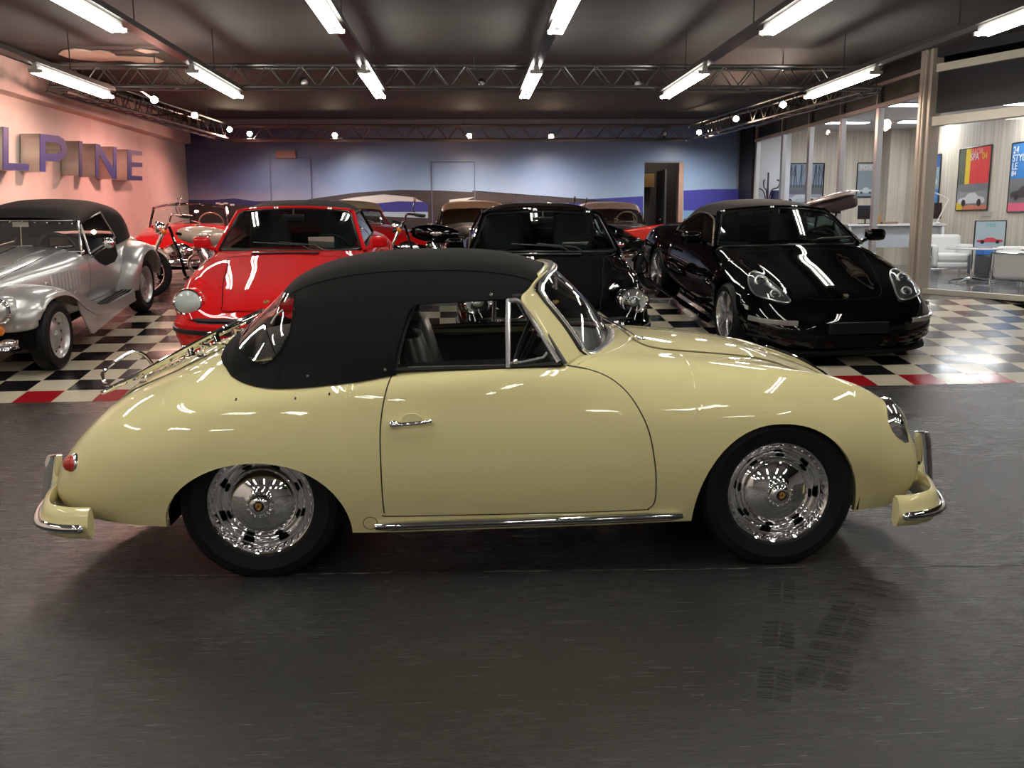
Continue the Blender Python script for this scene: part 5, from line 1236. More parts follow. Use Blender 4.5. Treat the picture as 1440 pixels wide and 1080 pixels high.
# ------------------------------------------------------------------ silver pre-war style roadster
def silver_roadster():
    root = thing('vintage_style_roadster', 'silver classic roadster with swooping wings, louvred bonnet and black canvas hood, at the left edge', 'car', mw=ramp_mw(-4.32, 3.42, -.03, .96, 1.0))
    S = [(-.75, [(.30, .5), (.34, .54), (.36, .6), (.35, .66), (.3, .7), (.2, .72), (.1, .73), (0, .73)]),
     (-.6, [(.48, .38), (.53, .48), (.55, .6), (.54, .7), (.48, .79), (.34, .83), (.16, .84), (0, .845)]),
     (-.2, [(.55, .34), (.61, .48), (.63, .62), (.62, .76), (.58, .86), (.4, .89), (.2, .9), (0, .9)]),
     (.6, [(.56, .32), (.63, .48), (.66, .62), (.65, .76), (.62, .87), (.5, .89), (.25, .9), (0, .9)]),
     (1.3, [(.54, .32), (.62, .48), (.65, .64), (.65, .78), (.62, .88), (.5, .945), (.28, .975), (0, .985)]),
     (1.6, [(.50, .32), (.57, .48), (.60, .64), (.60, .78), (.56, .87), (.42, .94), (.22, .97), (0, .98)]),
     (2.2, [(.38, .34), (.42, .5), (.44, .64), (.43, .76), (.40, .84), (.30, .90), (.16, .925), (0, .935)]),
     (2.72, [(.25, .36), (.29, .5), (.30, .62), (.295, .72), (.27, .80), (.2, .85), (.1, .88), (0, .89)]),
     (2.86, [(.20, .36), (.25, .5), (.26, .6), (.25, .7), (.22, .76), (.16, .8), (.08, .82), (0, .83)])]
    L = Loft(S, 6); keep = lambda x, y, z: not (.02 < x < 1.33 and z > .80 and y < .60)
    L.mesh(sorted(list(np.linspace(-.75, 2.86, 60))+[-.74, -.72]), 30, None, keep, .02).build('body', SILVER, root, ang=55)
    b = MB(); b.grid([[(2.86-.0*t, .25*math.cos(a)*t, .58+(.24 if math.sin(a) > 0 else .22)*math.sin(a)*t) for t in (0, 1)] for a in np.linspace(0, 2*PI, 25)]); b.build('grille', DARK, root)
    b = MB()
    for y in np.linspace(-.2, .2, 13): b.tube([(2.88, y, .40), (2.875, y, .60+.18*math.sqrt(max(0, 1-(y/.25)**2)))], .006, 5)
    b.build('grille_bars', CHROME, root)
    def wing(path, yin, yout, name, drop=.10, sgs=(-1, 1)):
        P = smooth_path([(x, 0, z) for x, z in path], 6)
        for sg in sgs:
            G = []
            for i, p in enumerate(P):
                t = P[min(i+1, len(P)-1)]-P[max(i-1, 0)]; t /= np.linalg.norm(t); nv = np.array([t[2], 0, -t[0]])
                if nv[2] < 0 and abs(nv[2]) > .05: nv = -nv
                nv = np.array([t[2], 0, -t[0]])*(1 if (name == 'front_wing' or name == 'rear_wing') else 1)
                f = i/(len(P)-1)
                yi = np.interp(f, *yin) if isinstance(yin, tuple) else yin; yo = np.interp(f, *yout) if isinstance(yout, tuple) else yout
                row = []
                for q in np.linspace(0, 1, 11):
                    y = yi+(yo-yi)*math.sin(q*PI/2); h = -drop*(1-math.cos(q*PI/2))**1.2-.02*(1-q)
                    row.append((p[0]+nv[0]*h, sg*y, p[2]+nv[2]*h))
                G.append(row)
            b = MB(); b.grid(G)
            e = np.array([g[-1] for g in G]); ins = e.copy(); ins[:, 1] -= sg*.02; b.grid([e, ins])
            w_ = b.build(name, SILVER, root, solid=.004)
    # going from the rear to the front so that the normal points outwards
    fw_ = [(2.90, .44), (2.93, .56), (2.86, .70), (2.70, .79), (2.48, .81), (2.22, .77), (1.98, .66), (1.75, .52), (1.5, .41), (1.2, .36), (.8, .345), (.42, .34)]
    wing([(x, z) for x, z in fw_], ([0, .15, .4, .6, 1], [.40, .36, .34, .44, .56]), ([0, .2, .5, .65, 1], [.74, .81, .82, .80, .79]), 'front_wing', .12)
    rw_ = [(.46, .33), (.44, .52), (.36, .70), (.2, .82), (0, .86), (-.22, .83), (-.42, .70), (-.54, .52), (-.58, .38)]
    wing(rw_, .50, ([0, .2, .8, 1], [.80, .85, .85, .8]), 'rear_wing', .13)
    b = MB()
    for sg in (-1, 1):   # apron under front wing behind wheel
        b.grid([[(1.95-.38*t, sg*(.795-.0*t), .60*(1-t)+.18*t+((.30)*k*(1-t*.3))*0) for t in np.linspace(0, 1, 2)] for k in (0, 1)])
    for sg in (-1, 1):
        o_ = [(2.06, .64), (1.98, .44), (1.86, .26), (1.79, .17), (1.72, .15), (1.5, .17), (.9, .21), (.46, .23), (.44, .36), (.8, .30+.04), (1.2, .35), (1.5, .40), (1.75, .51), (1.98, .65)]
        b.prism([(x, sg*.795, z) for x, z in o_], (0, -sg*.012, 0))
    b.build('wing_valance', SILVER, root, smooth=False)
    b = MB()
    for sg in (-1, 1):
        for k in range(3): b.box((.85, sg*(.66+.045*k), .352), (.8, .016, .01))
    b.build('running_board_strips', BLACKR, root, smooth=False)
    wells(root, (0, 2.49), .56, .36, .32)
    b = MB(); b.box((1.2, 0, .27), (3.0, 1.0, .08)); b.box((1.40, 0, .6), (.03, 1.1, .5)); b.build('chassis', WELL, root, smooth=False)
    # bonnet louvres, centre hinge, side louvres
    b = MB()
    for i in range(22):
        for sg in (-1, 1):
            x = 1.50+i*.055; y = .30-.006*i; b.box((x, sg*y, L.top(x, y)+.004), (.03, .05, .01), sg*.0)
    b.build('bonnet_louvres', SILVER, root, bevel=.003)
    b = MB(); b.tube([(x, 0, L.top(x, 0)+.004) for x in np.linspace(1.36, 2.8, 12)], .006, 6)
    for sg in (-1, 1): b.tube([(x, sg*.44*(1-.28*(x-1.4)), L.top(x, .44*(1-.28*(x-1.4)))+.003) for x in np.linspace(1.36, 2.8, 12)], .005, 6)
    b.build('bonnet_hinge', CHROME, root)
    b = MB()
    for i in range(9):
        x = 1.50+.05*i
        for sg in (-1, 1): b.tube([(x, sg*(L.side(x, .62)+.004), .60), (x, sg*(L.side(x, .76)+.004), .79)], .012, 6)
    b.build('side_louvres', mat('pale_silver_paint', (.6, .62, .6), .3, .5), root)
    for sg in (-1, 1):
        lamp_round(root, (2.97, sg*.49, .66), (1, sg*.05, .06), .115, inner=True)
        b = MB(); b.sph((2.87, sg*.49, .66), .122, 16, 12, (1.6, 1, 1)); b.build('lamp_pod', SILVER, root)
        b = MB(); b.sph((3.0, sg*.50, .49), .045, 14, 10, (.5, 1, 1)); b.build('indicator_lamp', ORANGE, root)
        b = MB(); b.sph((2.0, sg*(L.side(2.0, .7)+.012), .72), .016); b.sph((2.3, sg*(L.side(2.3, .7)+.01), .70), .012); b.build('bonnet_catch', CHROME, root)
        dg = [(1.27, .86), (1.28, .6), (1.27, .40), (.9, .36), (.45, .38), (.42, .6), (.42, .86)]
        strip_on(L, dg, .006, False, sg, False, .003).build('door_gap', DARK, root)
        # sidescreen: canvas lower part with chrome-framed window
        o_ = [(1.27, .90), (1.22, 1.21), (.62, 1.25), (.48, .96)]
        b = MB(); b.poly([(x, sg*(.665-.25*(z-.9)), z) for x, z in o_]); sw_ = b.build('side_window', GLASSC, root, smooth=False)
        b = MB(); b.tube([(x, sg*(.672-.25*(z-.9)), z) for x, z in o_], .011, 6, True); b.build('window_frame', mat('satin_chrome', (.75, .75, .73), .2, .9), sw_)
        b = MB(); b.prism([(x, sg*(L.side(x, min(z, .86))+.012), z) for x, z in [(1.22, .90), (.46, .93), (.47, .75), (.6, .70), (.85, .70), (1.0, .76), (1.1, .84)]], (0, -sg*.008, 0)); b.build('canvas_flap', FABRIC, root, smooth=False)
        b = MB(); b.sph((1.22, sg*.86, 1.0), .062, 16, 10, (.8, 1, .9)); b.tube([(1.22, sg*.84, .97), (1.27, sg*.68, .86)], .008, 6); b.build('door_mirror', CHROME, root)
        b = MB(); b.tube([(1.36, sg*.63, .90), (1.30, sg*.615, 1.24)], .014, 8); b.sph((1.36, sg*.64, .93), .022); b.build('windscreen_post', CHROME, root)
    b = MB(); b.grid([[(1.37-.07*t, y, .94+.31*t) for t in (0, 1)] for y in np.linspace(-.62, .62, 5)]); ws_ = b.build('windscreen', GLASSC, root)
    b = MB(); b.tube([(1.37, -.62, .94), (1.30, -.61, 1.25), (1.30, .61, 1.25), (1.37, .62, .94)], .01, 6, True); b.build('windscreen_frame', CHROME, ws_)
    b = MB()
    for y in (-.4, 0, .4): b.tube([(1.41, y, .985), (1.40, y-.18, .99), (1.40, y+.16, 1.0)], .006, 6); b.sph((1.41, y, .985), .014)
    b.build('wiper', CHROME, root)
    RS = [(-.42, [(.50, .86), (.49, .87), (.47, .88), (.43, .89), (.35, .90), (.24, .905), (.12, .91), (0, .91)]),
     (-.2, [(.58, .86), (.57, .93), (.56, 1.0), (.53, 1.06), (.46, 1.10), (.32, 1.12), (.16, 1.13), (0, 1.13)]),
     (.1, [(.63, .87), (.62, .97), (.61, 1.08), (.585, 1.18), (.51, 1.25), (.35, 1.29), (.18, 1.305), (0, 1.31)]),
     (.5, [(.66, .87), (.65, .98), (.63, 1.10), (.60, 1.22), (.53, 1.31), (.36, 1.36), (.18, 1.375), (0, 1.38)]),
     (1.0, [(.66, .87), (.65, .98), (.63, 1.10), (.605, 1.22), (.55, 1.29), (.38, 1.335), (.19, 1.35), (0, 1.355)]),
     (1.33, [(.66, .87), (.65, .98), (.64, 1.08), (.63, 1.19), (.60, 1.245), (.42, 1.265), (.2, 1.275), (0, 1.278)])]
    RL_ = Loft(RS, 6); rl = lambda x: float(np.interp(x, [-.5, .40, .44, .60, 1.2, 1.33], [-1, -1, .96, 1.24, 1.21, 1.20]))
    rt = RL_.mesh(sorted(list(np.linspace(-.42, 1.33, 36))+[.40, .41, .42, .44, .5, .55, .6]), 26, rl, None, .01).build('canvas_hood', FABRIC, root)
    b = MB()
    for y in np.linspace(-.56, .56, 10): b.sph((1.337, y, 1.235-.02*(y/.6)**2), .010, 8, 6)
    b.build('snap_button', CHROME, rt)
    for y in (-.3, .3): seatm(.75, y, root, LEATHER, .95, .6)
    b = MB(); b.lathe([(.19+.013*math.cos(a), .013*math.sin(a)) for a in np.linspace(0, 2*PI, 9)], (1.15, .3, .92), (-1, 0, .3), 28); b.box((1.15, .3, .92), (.02, .34, .03)); b.build('steering_wheel', BLACKP, root)
    b = MB(); b.box((1.25, 0, 1.20), (.01, .16, .05)); b.tube([(1.3, 0, .96), (1.25, 0, 1.2)], .005, 6); b.build('mirror', mat('cream_mirror', (.6, .5, .4), .3), root)
    # chrome bumper
    half = [(2.96, .62), (3.04, .56), (3.10, .35), (3.12, 0)]
    path = smooth_path([(x, y, .36) for x, y in half+[(x, -y) for x, y in half[-2::-1]]], 5); mb = MB(); mb.grid(sweep(path, [(0, .04), (.014, .035), (.008, .012), (.004, 0), (.008, -.012), (.014, -.035), (0, -.04)])); mb.build('front_bumper', CHROME, root)
    b = MB()
    for sg in (-1, 1): b.sph((3.0, sg*.56, .385), .045, 16, 10, (1.6, 1.6, .7))
    b.build('overrider', CHROME, root)
    w_ = alloy_wheel('disc', .325, .165, .215, mat('silver_wheel_paint', (.5, .5, .5), .3, .7)); four(root, w_, 0, 2.49, .70, .71, .325)
    return root
silver_roadster()
# ------------------------------------------------------------------ vintage cars at the back
SV = [(-.85, [(.35, .5), (.38, .54), (.4, .58), (.38, .64), (.33, .7), (.2, .72), (.1, .73), (0, .73)]),
 (-.7, [(.60, .32), (.68, .42), (.71, .55), (.68, .70), (.58, .82), (.36, .88), (.18, .89), (0, .895)]),
 (0, [(.68, .24), (.78, .4), (.80, .55), (.78, .72), (.70, .86), (.55, .92), (.28, .94), (0, .945)]),
 (.8, [(.68, .24), (.75, .4), (.78, .55), (.77, .72), (.72, .88), (.6, .93), (.3, .95), (0, .955)]),
 (1.5, [(.68, .24), (.75, .4), (.78, .55), (.77, .72), (.71, .88), (.55, .95), (.28, .985), (0, .995)]),
 (2.1, [(.66, .24), (.75, .38), (.79, .52), (.77, .70), (.68, .84), (.46, .90), (.24, .95), (0, .96)]),
 (2.6, [(.64, .24), (.73, .38), (.77, .5), (.75, .66), (.66, .80), (.42, .83), (.2, .88), (0, .89)]),
 (2.95, [(.58, .26), (.66, .38), (.70, .48), (.68, .6), (.60, .70), (.38, .72), (.2, .76), (0, .77)]),
 (3.08, [(.40, .34), (.46, .4), (.50, .47), (.48, .54), (.42, .60), (.3, .63), (.15, .65), (0, .655)])]
def vintage(name, label, mw, paint, topm, roofed, inner, roof_h=0.):
    root = thing(name, label, 'car', mw=mw); L = Loft(SV, 6); A = [(0, .36, .36, .66, 2.1), (2.4, .36, .36, .66, 2.1)]
    keep = lambda x, y, z: not (.0 < x < 1.48 and z > .8 and y < .62)
    L.mesh(xsamples(-.85, 3.08, 56, A), 26, arch_fn(A, lambda x: .25), keep, .03).build('body', paint, root, ang=60)
    b = MB(); b.box((.75, 0, .3), (1.6, 1.3, .1)); b.build('interior_floor', DARK, root, smooth=False)
    wsb = lambda s: (1.56-.22*abs(s)**2.4, .62*s, .99-.06*s*s); 
    if roofed: wst = lambda s: (1.29-.12*abs(s)**2.4, .56*s, 1.235+roof_h-.03*s*s)
    else: wst = lambda s: (1.30-.18*abs(s)**2.4, .56*s, 1.30-.05*s*s)
    RS = [(-.5, [(.56, .86), (.53, .87), (.50, .88), (.45, .89), (.35, .895), (.24, .9), (.12, .9), (0, .9)]),
     (-.25, [(.64, .86), (.62, .94), (.60, 1.02), (.55, 1.1), (.46, 1.15), (.3, 1.17), (.15, 1.18), (0, 1.18)]),
     (.1, [(.68, .88), (.65, 1.0), (.62, 1.12), (.58, 1.22), (.49, 1.30), (.33, 1.335), (.17, 1.35), (0, 1.355)]),
     (.6, [(.69, .88), (.66, 1.0), (.63, 1.13), (.59, 1.25), (.50, 1.335), (.34, 1.375), (.17, 1.39), (0, 1.395)]),
     (1.2, [(.69, .88), (.66, 1.0), (.62, 1.13), (.57, 1.26), (.50, 1.33), (.34, 1.36), (.17, 1.372), (0, 1.376)]),
     (1.30, [(.69, .88), (.66, 1.0), (.62, 1.1), (.57, 1.17), (.50, 1.215), (.34, 1.235), (.17, 1.24), (0, 1.245)])]
    RS = [(x, [(y, z+roof_h*max(0, (z-.88)/.5)) for y, z in p]) for x, p in RS]
    rl = lambda x: float(np.interp(x, [-.6, .10, .18, .26, 1.2, 1.30], [-1, -1, 1.1, 1.22+roof_h, 1.22+roof_h, 1.18+roof_h]))
    side = [[(1.36, .66, .92), (1.1, .585, 1.25+roof_h), (.30, .59, 1.22+roof_h), (.16, .68, .92)]] if roofed else None
    greenhouse(root, GLASSC, CHROME if not roofed else paint, topm, (Loft(RS, 6), -.5, 1.30, rl) if roofed else None, wsb, wst, side, .018, rim=CHROME)
    for sg in (-1, 1):
        lamp_round(root, (2.98, sg*.56, .66), (1, 0, .1), .09, inner=False)
        seatm(.85, sg*.33, root, inner, 1.0, .52)
        b = MB(); b.tube([(1.62, sg*.2, L.top(1.62, .2)+.01), (1.55, sg*.05, 1.04)], .006, 5); b.build('wiper', CHROME, root)
    b = MB(); b.grid([[(1.5-.1*t, y, .96-.14*t) for t in (0, 1)] for y in np.linspace(-.6, .6, 9)]); b.build('dashboard', paint, root)
    b = MB(); b.lathe([(.2+.012*math.cos(a), .012*math.sin(a)) for a in np.linspace(0, 2*PI, 8)], (1.25, .33, .98), (-1, 0, .4), 24); b.box((1.25, .33, .98), (.02, .38, .03)); b.build('steering_wheel', mat('ivory_wheel', (.5, .4, .3), .3), root)
    b = MB(); pth = smooth_path([(x, y, .42) for x, y in [(2.75, .78), (3.0, .72), (3.14, .45), (3.18, 0), (3.14, -.45), (3.0, -.72), (2.75, -.78)]], 4); b.grid(sweep(pth, [(0, .05), (.02, .03), (.025, 0), (.02, -.03), (0, -.05)])); b.build('front_bumper', CHROME, root)
    b = MB(); b.sph((3.06, 0, .58), .16, 14, 10, (.4, 1.3, .8)); b.build('grille', CHROME, root)
    w_ = alloy_wheel('disc', .32, .15, .2); four(root, w_, 0, 2.4, .66, .66, .32)
    return root
CRSEAT = mat('cream_seat_leather', (.6, .5, .36), .45)
vintage('open_roadster', 'red open vintage roadster with wraparound windscreen parked near the left corner of the mural', flat_mw(-4.75, 17.0, math.radians(-80), 1.0), RED, None, False, CRSEAT)
vintage('vintage_convertible', 'red vintage convertible with tan fabric hood, just behind the red sports cabriolet', flat_mw(-2.6, 17.1, math.radians(-56), 1.0), RED, mat('beige_hood_canvas', (.45, .32, .22), .8), True, CRSEAT, -.02)
vintage('vintage_saloon', 'dark vintage saloon with orange-cream roof standing before the bridge in the mural', flat_mw(.12, 18.6, math.radians(-88), 1.0), mat('dark_brown_paint', (.02, .012, .01), .5, coat=1.), mat('cream_roof_paint', (.85, .52, .32), .5, coat=.5), True, CRSEAT, .0)  # the roof paint itself is orange-cream
vintage('vintage_estate', 'dark vintage car with pinkish cream roof behind the black motorcycle left of the doorway', flat_mw(2.75, 18.8, math.radians(-92), 1.0), mat('dark_brown_paint', (.02, .012, .01), .3, coat=1.), mat('pink_cream_roof_paint', (.7, .48, .4), .5, coat=.5), True, CRSEAT, -.03)
# ------------------------------------------------------------------ motorcycles
def motorcycle(label, mw, tankc, fendc, chromey=True, screen=False, topcase=False, seatc=LEATHER, tail=None):
    root = thing('motorcycle', label, 'motorcycle', mw=mw); R = .33
    ch = CHROME if chromey else BLACKP
    for name, x, r in (('rear_wheel', 0, .32), ('front_wheel', 1.62, .34)):
        b = MB(); w_ = .12 if x == 0 else .095
        b.lathe([(r-.10, .03), (r-.11, 0), (r-.10, -.03), (r-.085, -.035), (r-.085, .035), (r-.10, .03)], (x, 0, r), (0, 1, 0), 40)
        for k in range(12):
            a = 2*PI*k/12; b.tube([(x+.03*math.cos(a), .02*(-1)**k, r+.03*math.sin(a)), (x+(r-.1)*math.cos(a+.15), 0, r+(r-.1)*math.sin(a+.15))], .0045, 5)
        b.lathe([(0, -.06), (.04, -.06), (.04, .06), (0, .06)], (x, 0, r), (0, 1, 0), 16); wl_ = b.build(name, CHROME, root)
        b = MB(); b.lathe([(r-.09, -w_*.4), (r-.05, -w_*.5), (r-.015, -w_*.4), (r, -w_*.15), (r, w_*.15), (r-.015, w_*.4), (r-.05, w_*.5), (r-.09, w_*.4)], (x, 0, r), (0, 1, 0), 40); b.build('tyre', RUBBER, wl_)
        b = MB(); b.lathe([(.05, 0), (.13, 0), (.13, .006), (.05, .006)], (x, .07, r), (0, 1, 0), 28); b.build('brake_disc', BRUSH, wl_)
    # fenders
    def fender(xc, zc, r, a0, a1, w, name):
        G = []
        for a in np.linspace(a0, a1, 16):
            row = [(xc+(r-.05*abs(q)**3)*math.cos(a), q*w, zc+(r-.05*abs(q)**3)*math.sin(a)) for q in np.linspace(-1, 1, 9)]; G.append(row)
        b = MB(); b.grid(G); b.build(name, fendc, root, solid=.004)
    fender(0, .32, .39, math.radians(15), math.radians(165), .085, 'rear_fender'); fender(1.62, .34, .385, math.radians(35), math.radians(150), .065, 'front_fender')
    b = MB()
    for sg in (-1, 1):
        b.tube([(1.62, sg*.085, .34), (1.30, sg*.085, 1.0)], .024, 10); b.tube([(1.62, sg*.085, .34), (1.50, sg*.085, .60)], .032, 10)
        b.tube([(0, sg*.12, .32), (.28, sg*.12, .72)], .022, 8)
    b.build('fork', ch, root)
    b = MB()
    for sg in (-1, 1): b.tube(smooth_path([(1.28, 0, .95), (1.15, sg*.1, .5), (1.05, sg*.11, .25), (.45, sg*.11, .22), (.15, sg*.11, .30), (.30, sg*.10, .66), (1.20, sg*.03, .86)], 4), .018, 8)
    b.build('frame', BLACK, root)
    # tank
    G = []
    for t in np.linspace(0, 1, 13):
        x = .52+.66*t; w_ = .155*math.sin(PI*min(1, t*.9+.12))**.5*(1-.15*t); zc_ = .80+.05*t; h_ = .13*math.sin(PI*(t*.86+.08))**.5
        G.append([(x, w_*math.copysign(abs(math.cos(a))**.8, math.cos(a)), zc_+h_*(math.copysign(abs(math.sin(a))**.9, math.sin(a)))) for a in np.linspace(0, 2*PI, 21)])
    b = MB(); b.grid(G)
    for e in (0, -1): c = np.mean(G[e][:-1], 0); b.add(list(G[e][:-1])+[c], [(i, (i+1) % 20, 20) for i in range(20)])
    tk = b.build('fuel_tank', tankc, root)
    b = MB(); 
    for sg in (-1, 1): b.sph((.84, sg*.142, .83), .05, 14, 8, (1.6, .25, .6))
    b.build('tank_badge', mat('silver_badge', (.6, .55, .5), .25, .8), tk)
    b = MB(); b.lathe([(.035, 0), (.035, .015), (0, .02)], (.92, 0, .955), (0, 0, 1), 16); b.build('filler_cap', CHROME, tk)
    # seat
    G = []
    for t in np.linspace(0, 1, 12):
        x = -.32+.86*t; w_ = .13+.03*math.sin(t*PI)-.06*t**3; z = .74+.10*(1-t)**2*1.2-.05*math.sin(PI*t)
        G.append([(x, w_*math.cos(a), z+.055*math.sin(a)) for a in np.linspace(0, 2*PI, 17)])
    b = MB(); b.grid(G)
    for e in (0, -1): c = np.mean(G[e][:-1], 0); b.add(list(G[e][:-1])+[c], [(i, (i+1) % 16, 16) for i in range(16)])
    b.build('saddle', seatc, root)
    # engine: crankcase and two finned cylinders, exhaust
    b = MB(); b.lathe([(0, -.13), (.12, -.13), (.15, -.10), (.15, .10), (.12, .13), (0, .13)], (.78, 0, .36), (0, 1, 0), 28); b.box((.52, 0, .36), (.3, .22, .2)); en = b.build('engine', BRUSH, root)
    for q, name in ((.42, 'cylinder'), (-.36, 'cylinder')):
        d = np.array([math.sin(q), 0, math.cos(q)]); b = MB()
        pr = [(.055, .10)]
        for k in range(8): z = .13+.022*k; pr += [(.055, z), (.085, z+.003), (.085, z+.011), (.055, z+.014)]
        pr += [(.08, .31), (.08, .36), (.05, .39), (0, .39)]; b.lathe(pr, (.78, 0, .36), d, 20); b.build(name, CHROME if chromey else BRUSH, en)
    b = MB(); b.lathe([(0, .155), (.07, .155), (.09, .145), (.09, .13)], (.78, 0, .42), (0, -1, 0), 24); b.lathe([(0, .19), (.08, .19), (.095, .175), (.095, .13)], (.80, 0, .60), (0, -1, 0), 24); b.build('air_cleaner', CHROME, en)
    for k, (x, z) in enumerate(((.92, .60), (.66, .60))):
        b = MB(); b.tube(smooth_path([(x, -.08, z), (x+.12, -.17, z-.1), (x+.06, -.19, .34), (.5, -.2, .24), (.1, -.2, .24+.07*k)], 5), .022, 8); b.tube([(.3, -.2, .24+.05*k), (-.45, -.2, .25+.09*k)], .038, 10); b.build('exhaust_pipe', CHROME, root)
    # bars, lamp, mirrors
    b = MB()
    b.tube(smooth_path([(1.02, .42, 1.08), (1.10, .36, 1.09), (1.24, .16, 1.10), (1.27, 0, 1.02), (1.24, -.16, 1.10), (1.10, -.36, 1.09), (1.02, -.42, 1.08)], 5), .014, 8); hb = b.build('handlebar', CHROME, root)
    for sg in (-1, 1):
        b = MB(); b.tube([(1.12, sg*.35, 1.09), (1.0, sg*.44, 1.075)], .02, 8); b.build('grip', BLACKR, hb)
        b = MB(); b.tube(smooth_path([(1.13, sg*.33, 1.10), (1.16, sg*.37, 1.20), (1.13, sg*.38, 1.27)], 4), .006, 6); b.sph((1.13, sg*.39, 1.30), .05, 14, 8, (.25, 1, .75)); b.build('mirror', CHROME if chromey else BLACKP, hb)
        b = MB(); b.sph((1.36, sg*.17, .88), .035, 12, 8); b.build('turn_signal', ORANGE, root)
        b = MB(); b.tube([(.95, sg*.1, .22), (1.0, sg*.32, .22)], .016, 6); b.box((1.0, sg*.30, .235), (.25, .1, .02)); b.build('footboard', ch, root)
    b = MB(); b.lathe([(0, -.14), (.05, -.12), (.085, -.05), (.092, 0), (.085, .012)], (1.44, 0, .93), (1, 0, 0), 24); lm = b.build('headlamp', ch, root)
    b = MB(); b.lathe([(.085, .008), (.05, .022), (0, .026)], (1.44, 0, .93), (1, 0, 0), 24); b.build('lens', LENS, lm)
    b = MB(); b.lathe([(0, -.02), (.05, 0), (.08, .004)], (1.44, 0, .93), (1, 0, 0), 20); b.build('reflector', REFL, lm)
    b = MB(); b.sph((-.42, 0, .62), .045, 12, 8, (.6, 1, 1)); b.build('tail_lamp', REDL, root)
    if tail:
        b = MB(); b.prism([(.50, -.14, .86), (-.05, -.14, .94), (-.70, -.13, 1.0), (-.55, -.13, .84), (-.25, -.14, .62), (.15, -.14, .66)], (0, .28, 0)); b.build('tail_fairing', tail, root, bevel=.03)
    if screen:
        b = MB(); b.grid([[(1.42-.16*t, .17*s*(1-.3*t), 1.0+.35*t-.03*s*s) for t in np.linspace(0, 1, 5)] for s in np.linspace(-1, 1, 9)]); b.build('windshield', GLASSC, root)
    if topcase:
        for sg in (-1, 1): rbox((-.15, sg*.34, .58), (.6, .22, .38), .06, 'pannier', BLACKP, root)
    return root
motorcycle('chrome cruiser motorcycle with shiny cream tank, between the silver roadster tail and the red cabriolet', flat_mw(-2.75, 13.2, math.radians(200), 1.0), mat('pearl_tank', (.62, .5, .42), .15, .3, coat=1.), mat('pearl_fender', (.6, .45, .36), .2, .3, coat=1.))
motorcycle('black cruiser motorcycle in side view behind the canvas roof, left of the black coupe', flat_mw(.42, 13.5, math.radians(184), 1.0), BLACK, BLACK, True)
motorcycle('black motorcycle with red tail bodywork between the black coupe and the black roadster', flat_mw(2.75, 13.2, math.radians(160), 1.0), BLACK, BLACK, False, tail=mat('bright_red_fairing', (.75, .03, .015), .3, coat=1.))
bm_ = motorcycle('grey touring motorcycle with raised top case, behind the black modern roadster', flat_mw(5.52, 14.3, math.radians(84), 1.0), mat('grey_tank', (.12, .12, .12), .3, coat=1.), BLACK, False, True, True)
b = MB()   # tilted top case: pale lid and dark box underneath
q0 = [(-.60, -.34, 1.13), (-.60, .34, .99), (-.12, .34, .99), (-.12, -.34, 1.13)]
def bl(x, y, h): return (x, y, 1.19-.26*y+h)
G = [[bl(-.40+.27*math.cos(a)*r_, -.03+.40*math.sin(a)*r_, .17-.05*r_**3) for r_ in np.linspace(0, 1, 6)] for a in np.linspace(0, 2*PI, 25)]
b = MB()
for y_ in (-.14, .14): b.tube([(-.15, y_, .80), (-.30, y_, 1.10)], .018, 8)
b.tube([(-.30, -.2, 1.10), (-.30, .2, 1.09)], .016, 8); b.build('case_rack', BLACKP, bm_)
cs = rbox((-.40, -.03, 1.19), (.42, .70, .20), .07, 'top_case', mat('dark_brown_case', (.05, .032, .03), .35), bm_, mx=((1, 0, 0), (0, .968, .25), (0, -.25, .968)))
b = MB(); b.grid(G); b.build('case_lid', mat('silver_pink_lid', (.62, .5, .45), .25, .5, coat=1.), cs, solid=.01)
b = MB().use(BLACKP); c0 = np.array(bl(-.62, -.03, .13)); b.lathe([(.032, 0), (.032, .006), (.024, .007)], c0, (-1, 0, .5), 20)
b.use(WHITE).lathe([(0, .008), (.024, .007)], c0, (-1, 0, .5), 20); b.use(mat('roundel_blue', (.02, .15, .5), .3)).lathe([(0, .0095), (.023, .0085)], c0, (-1, 0, .5), 6, 0, PI/2); b.lathe([(0, .0095), (.023, .0085)], c0, (-1, 0, .5), 6, PI, 1.5*PI); b.build('roundel_badge', None, cs, smooth=False)
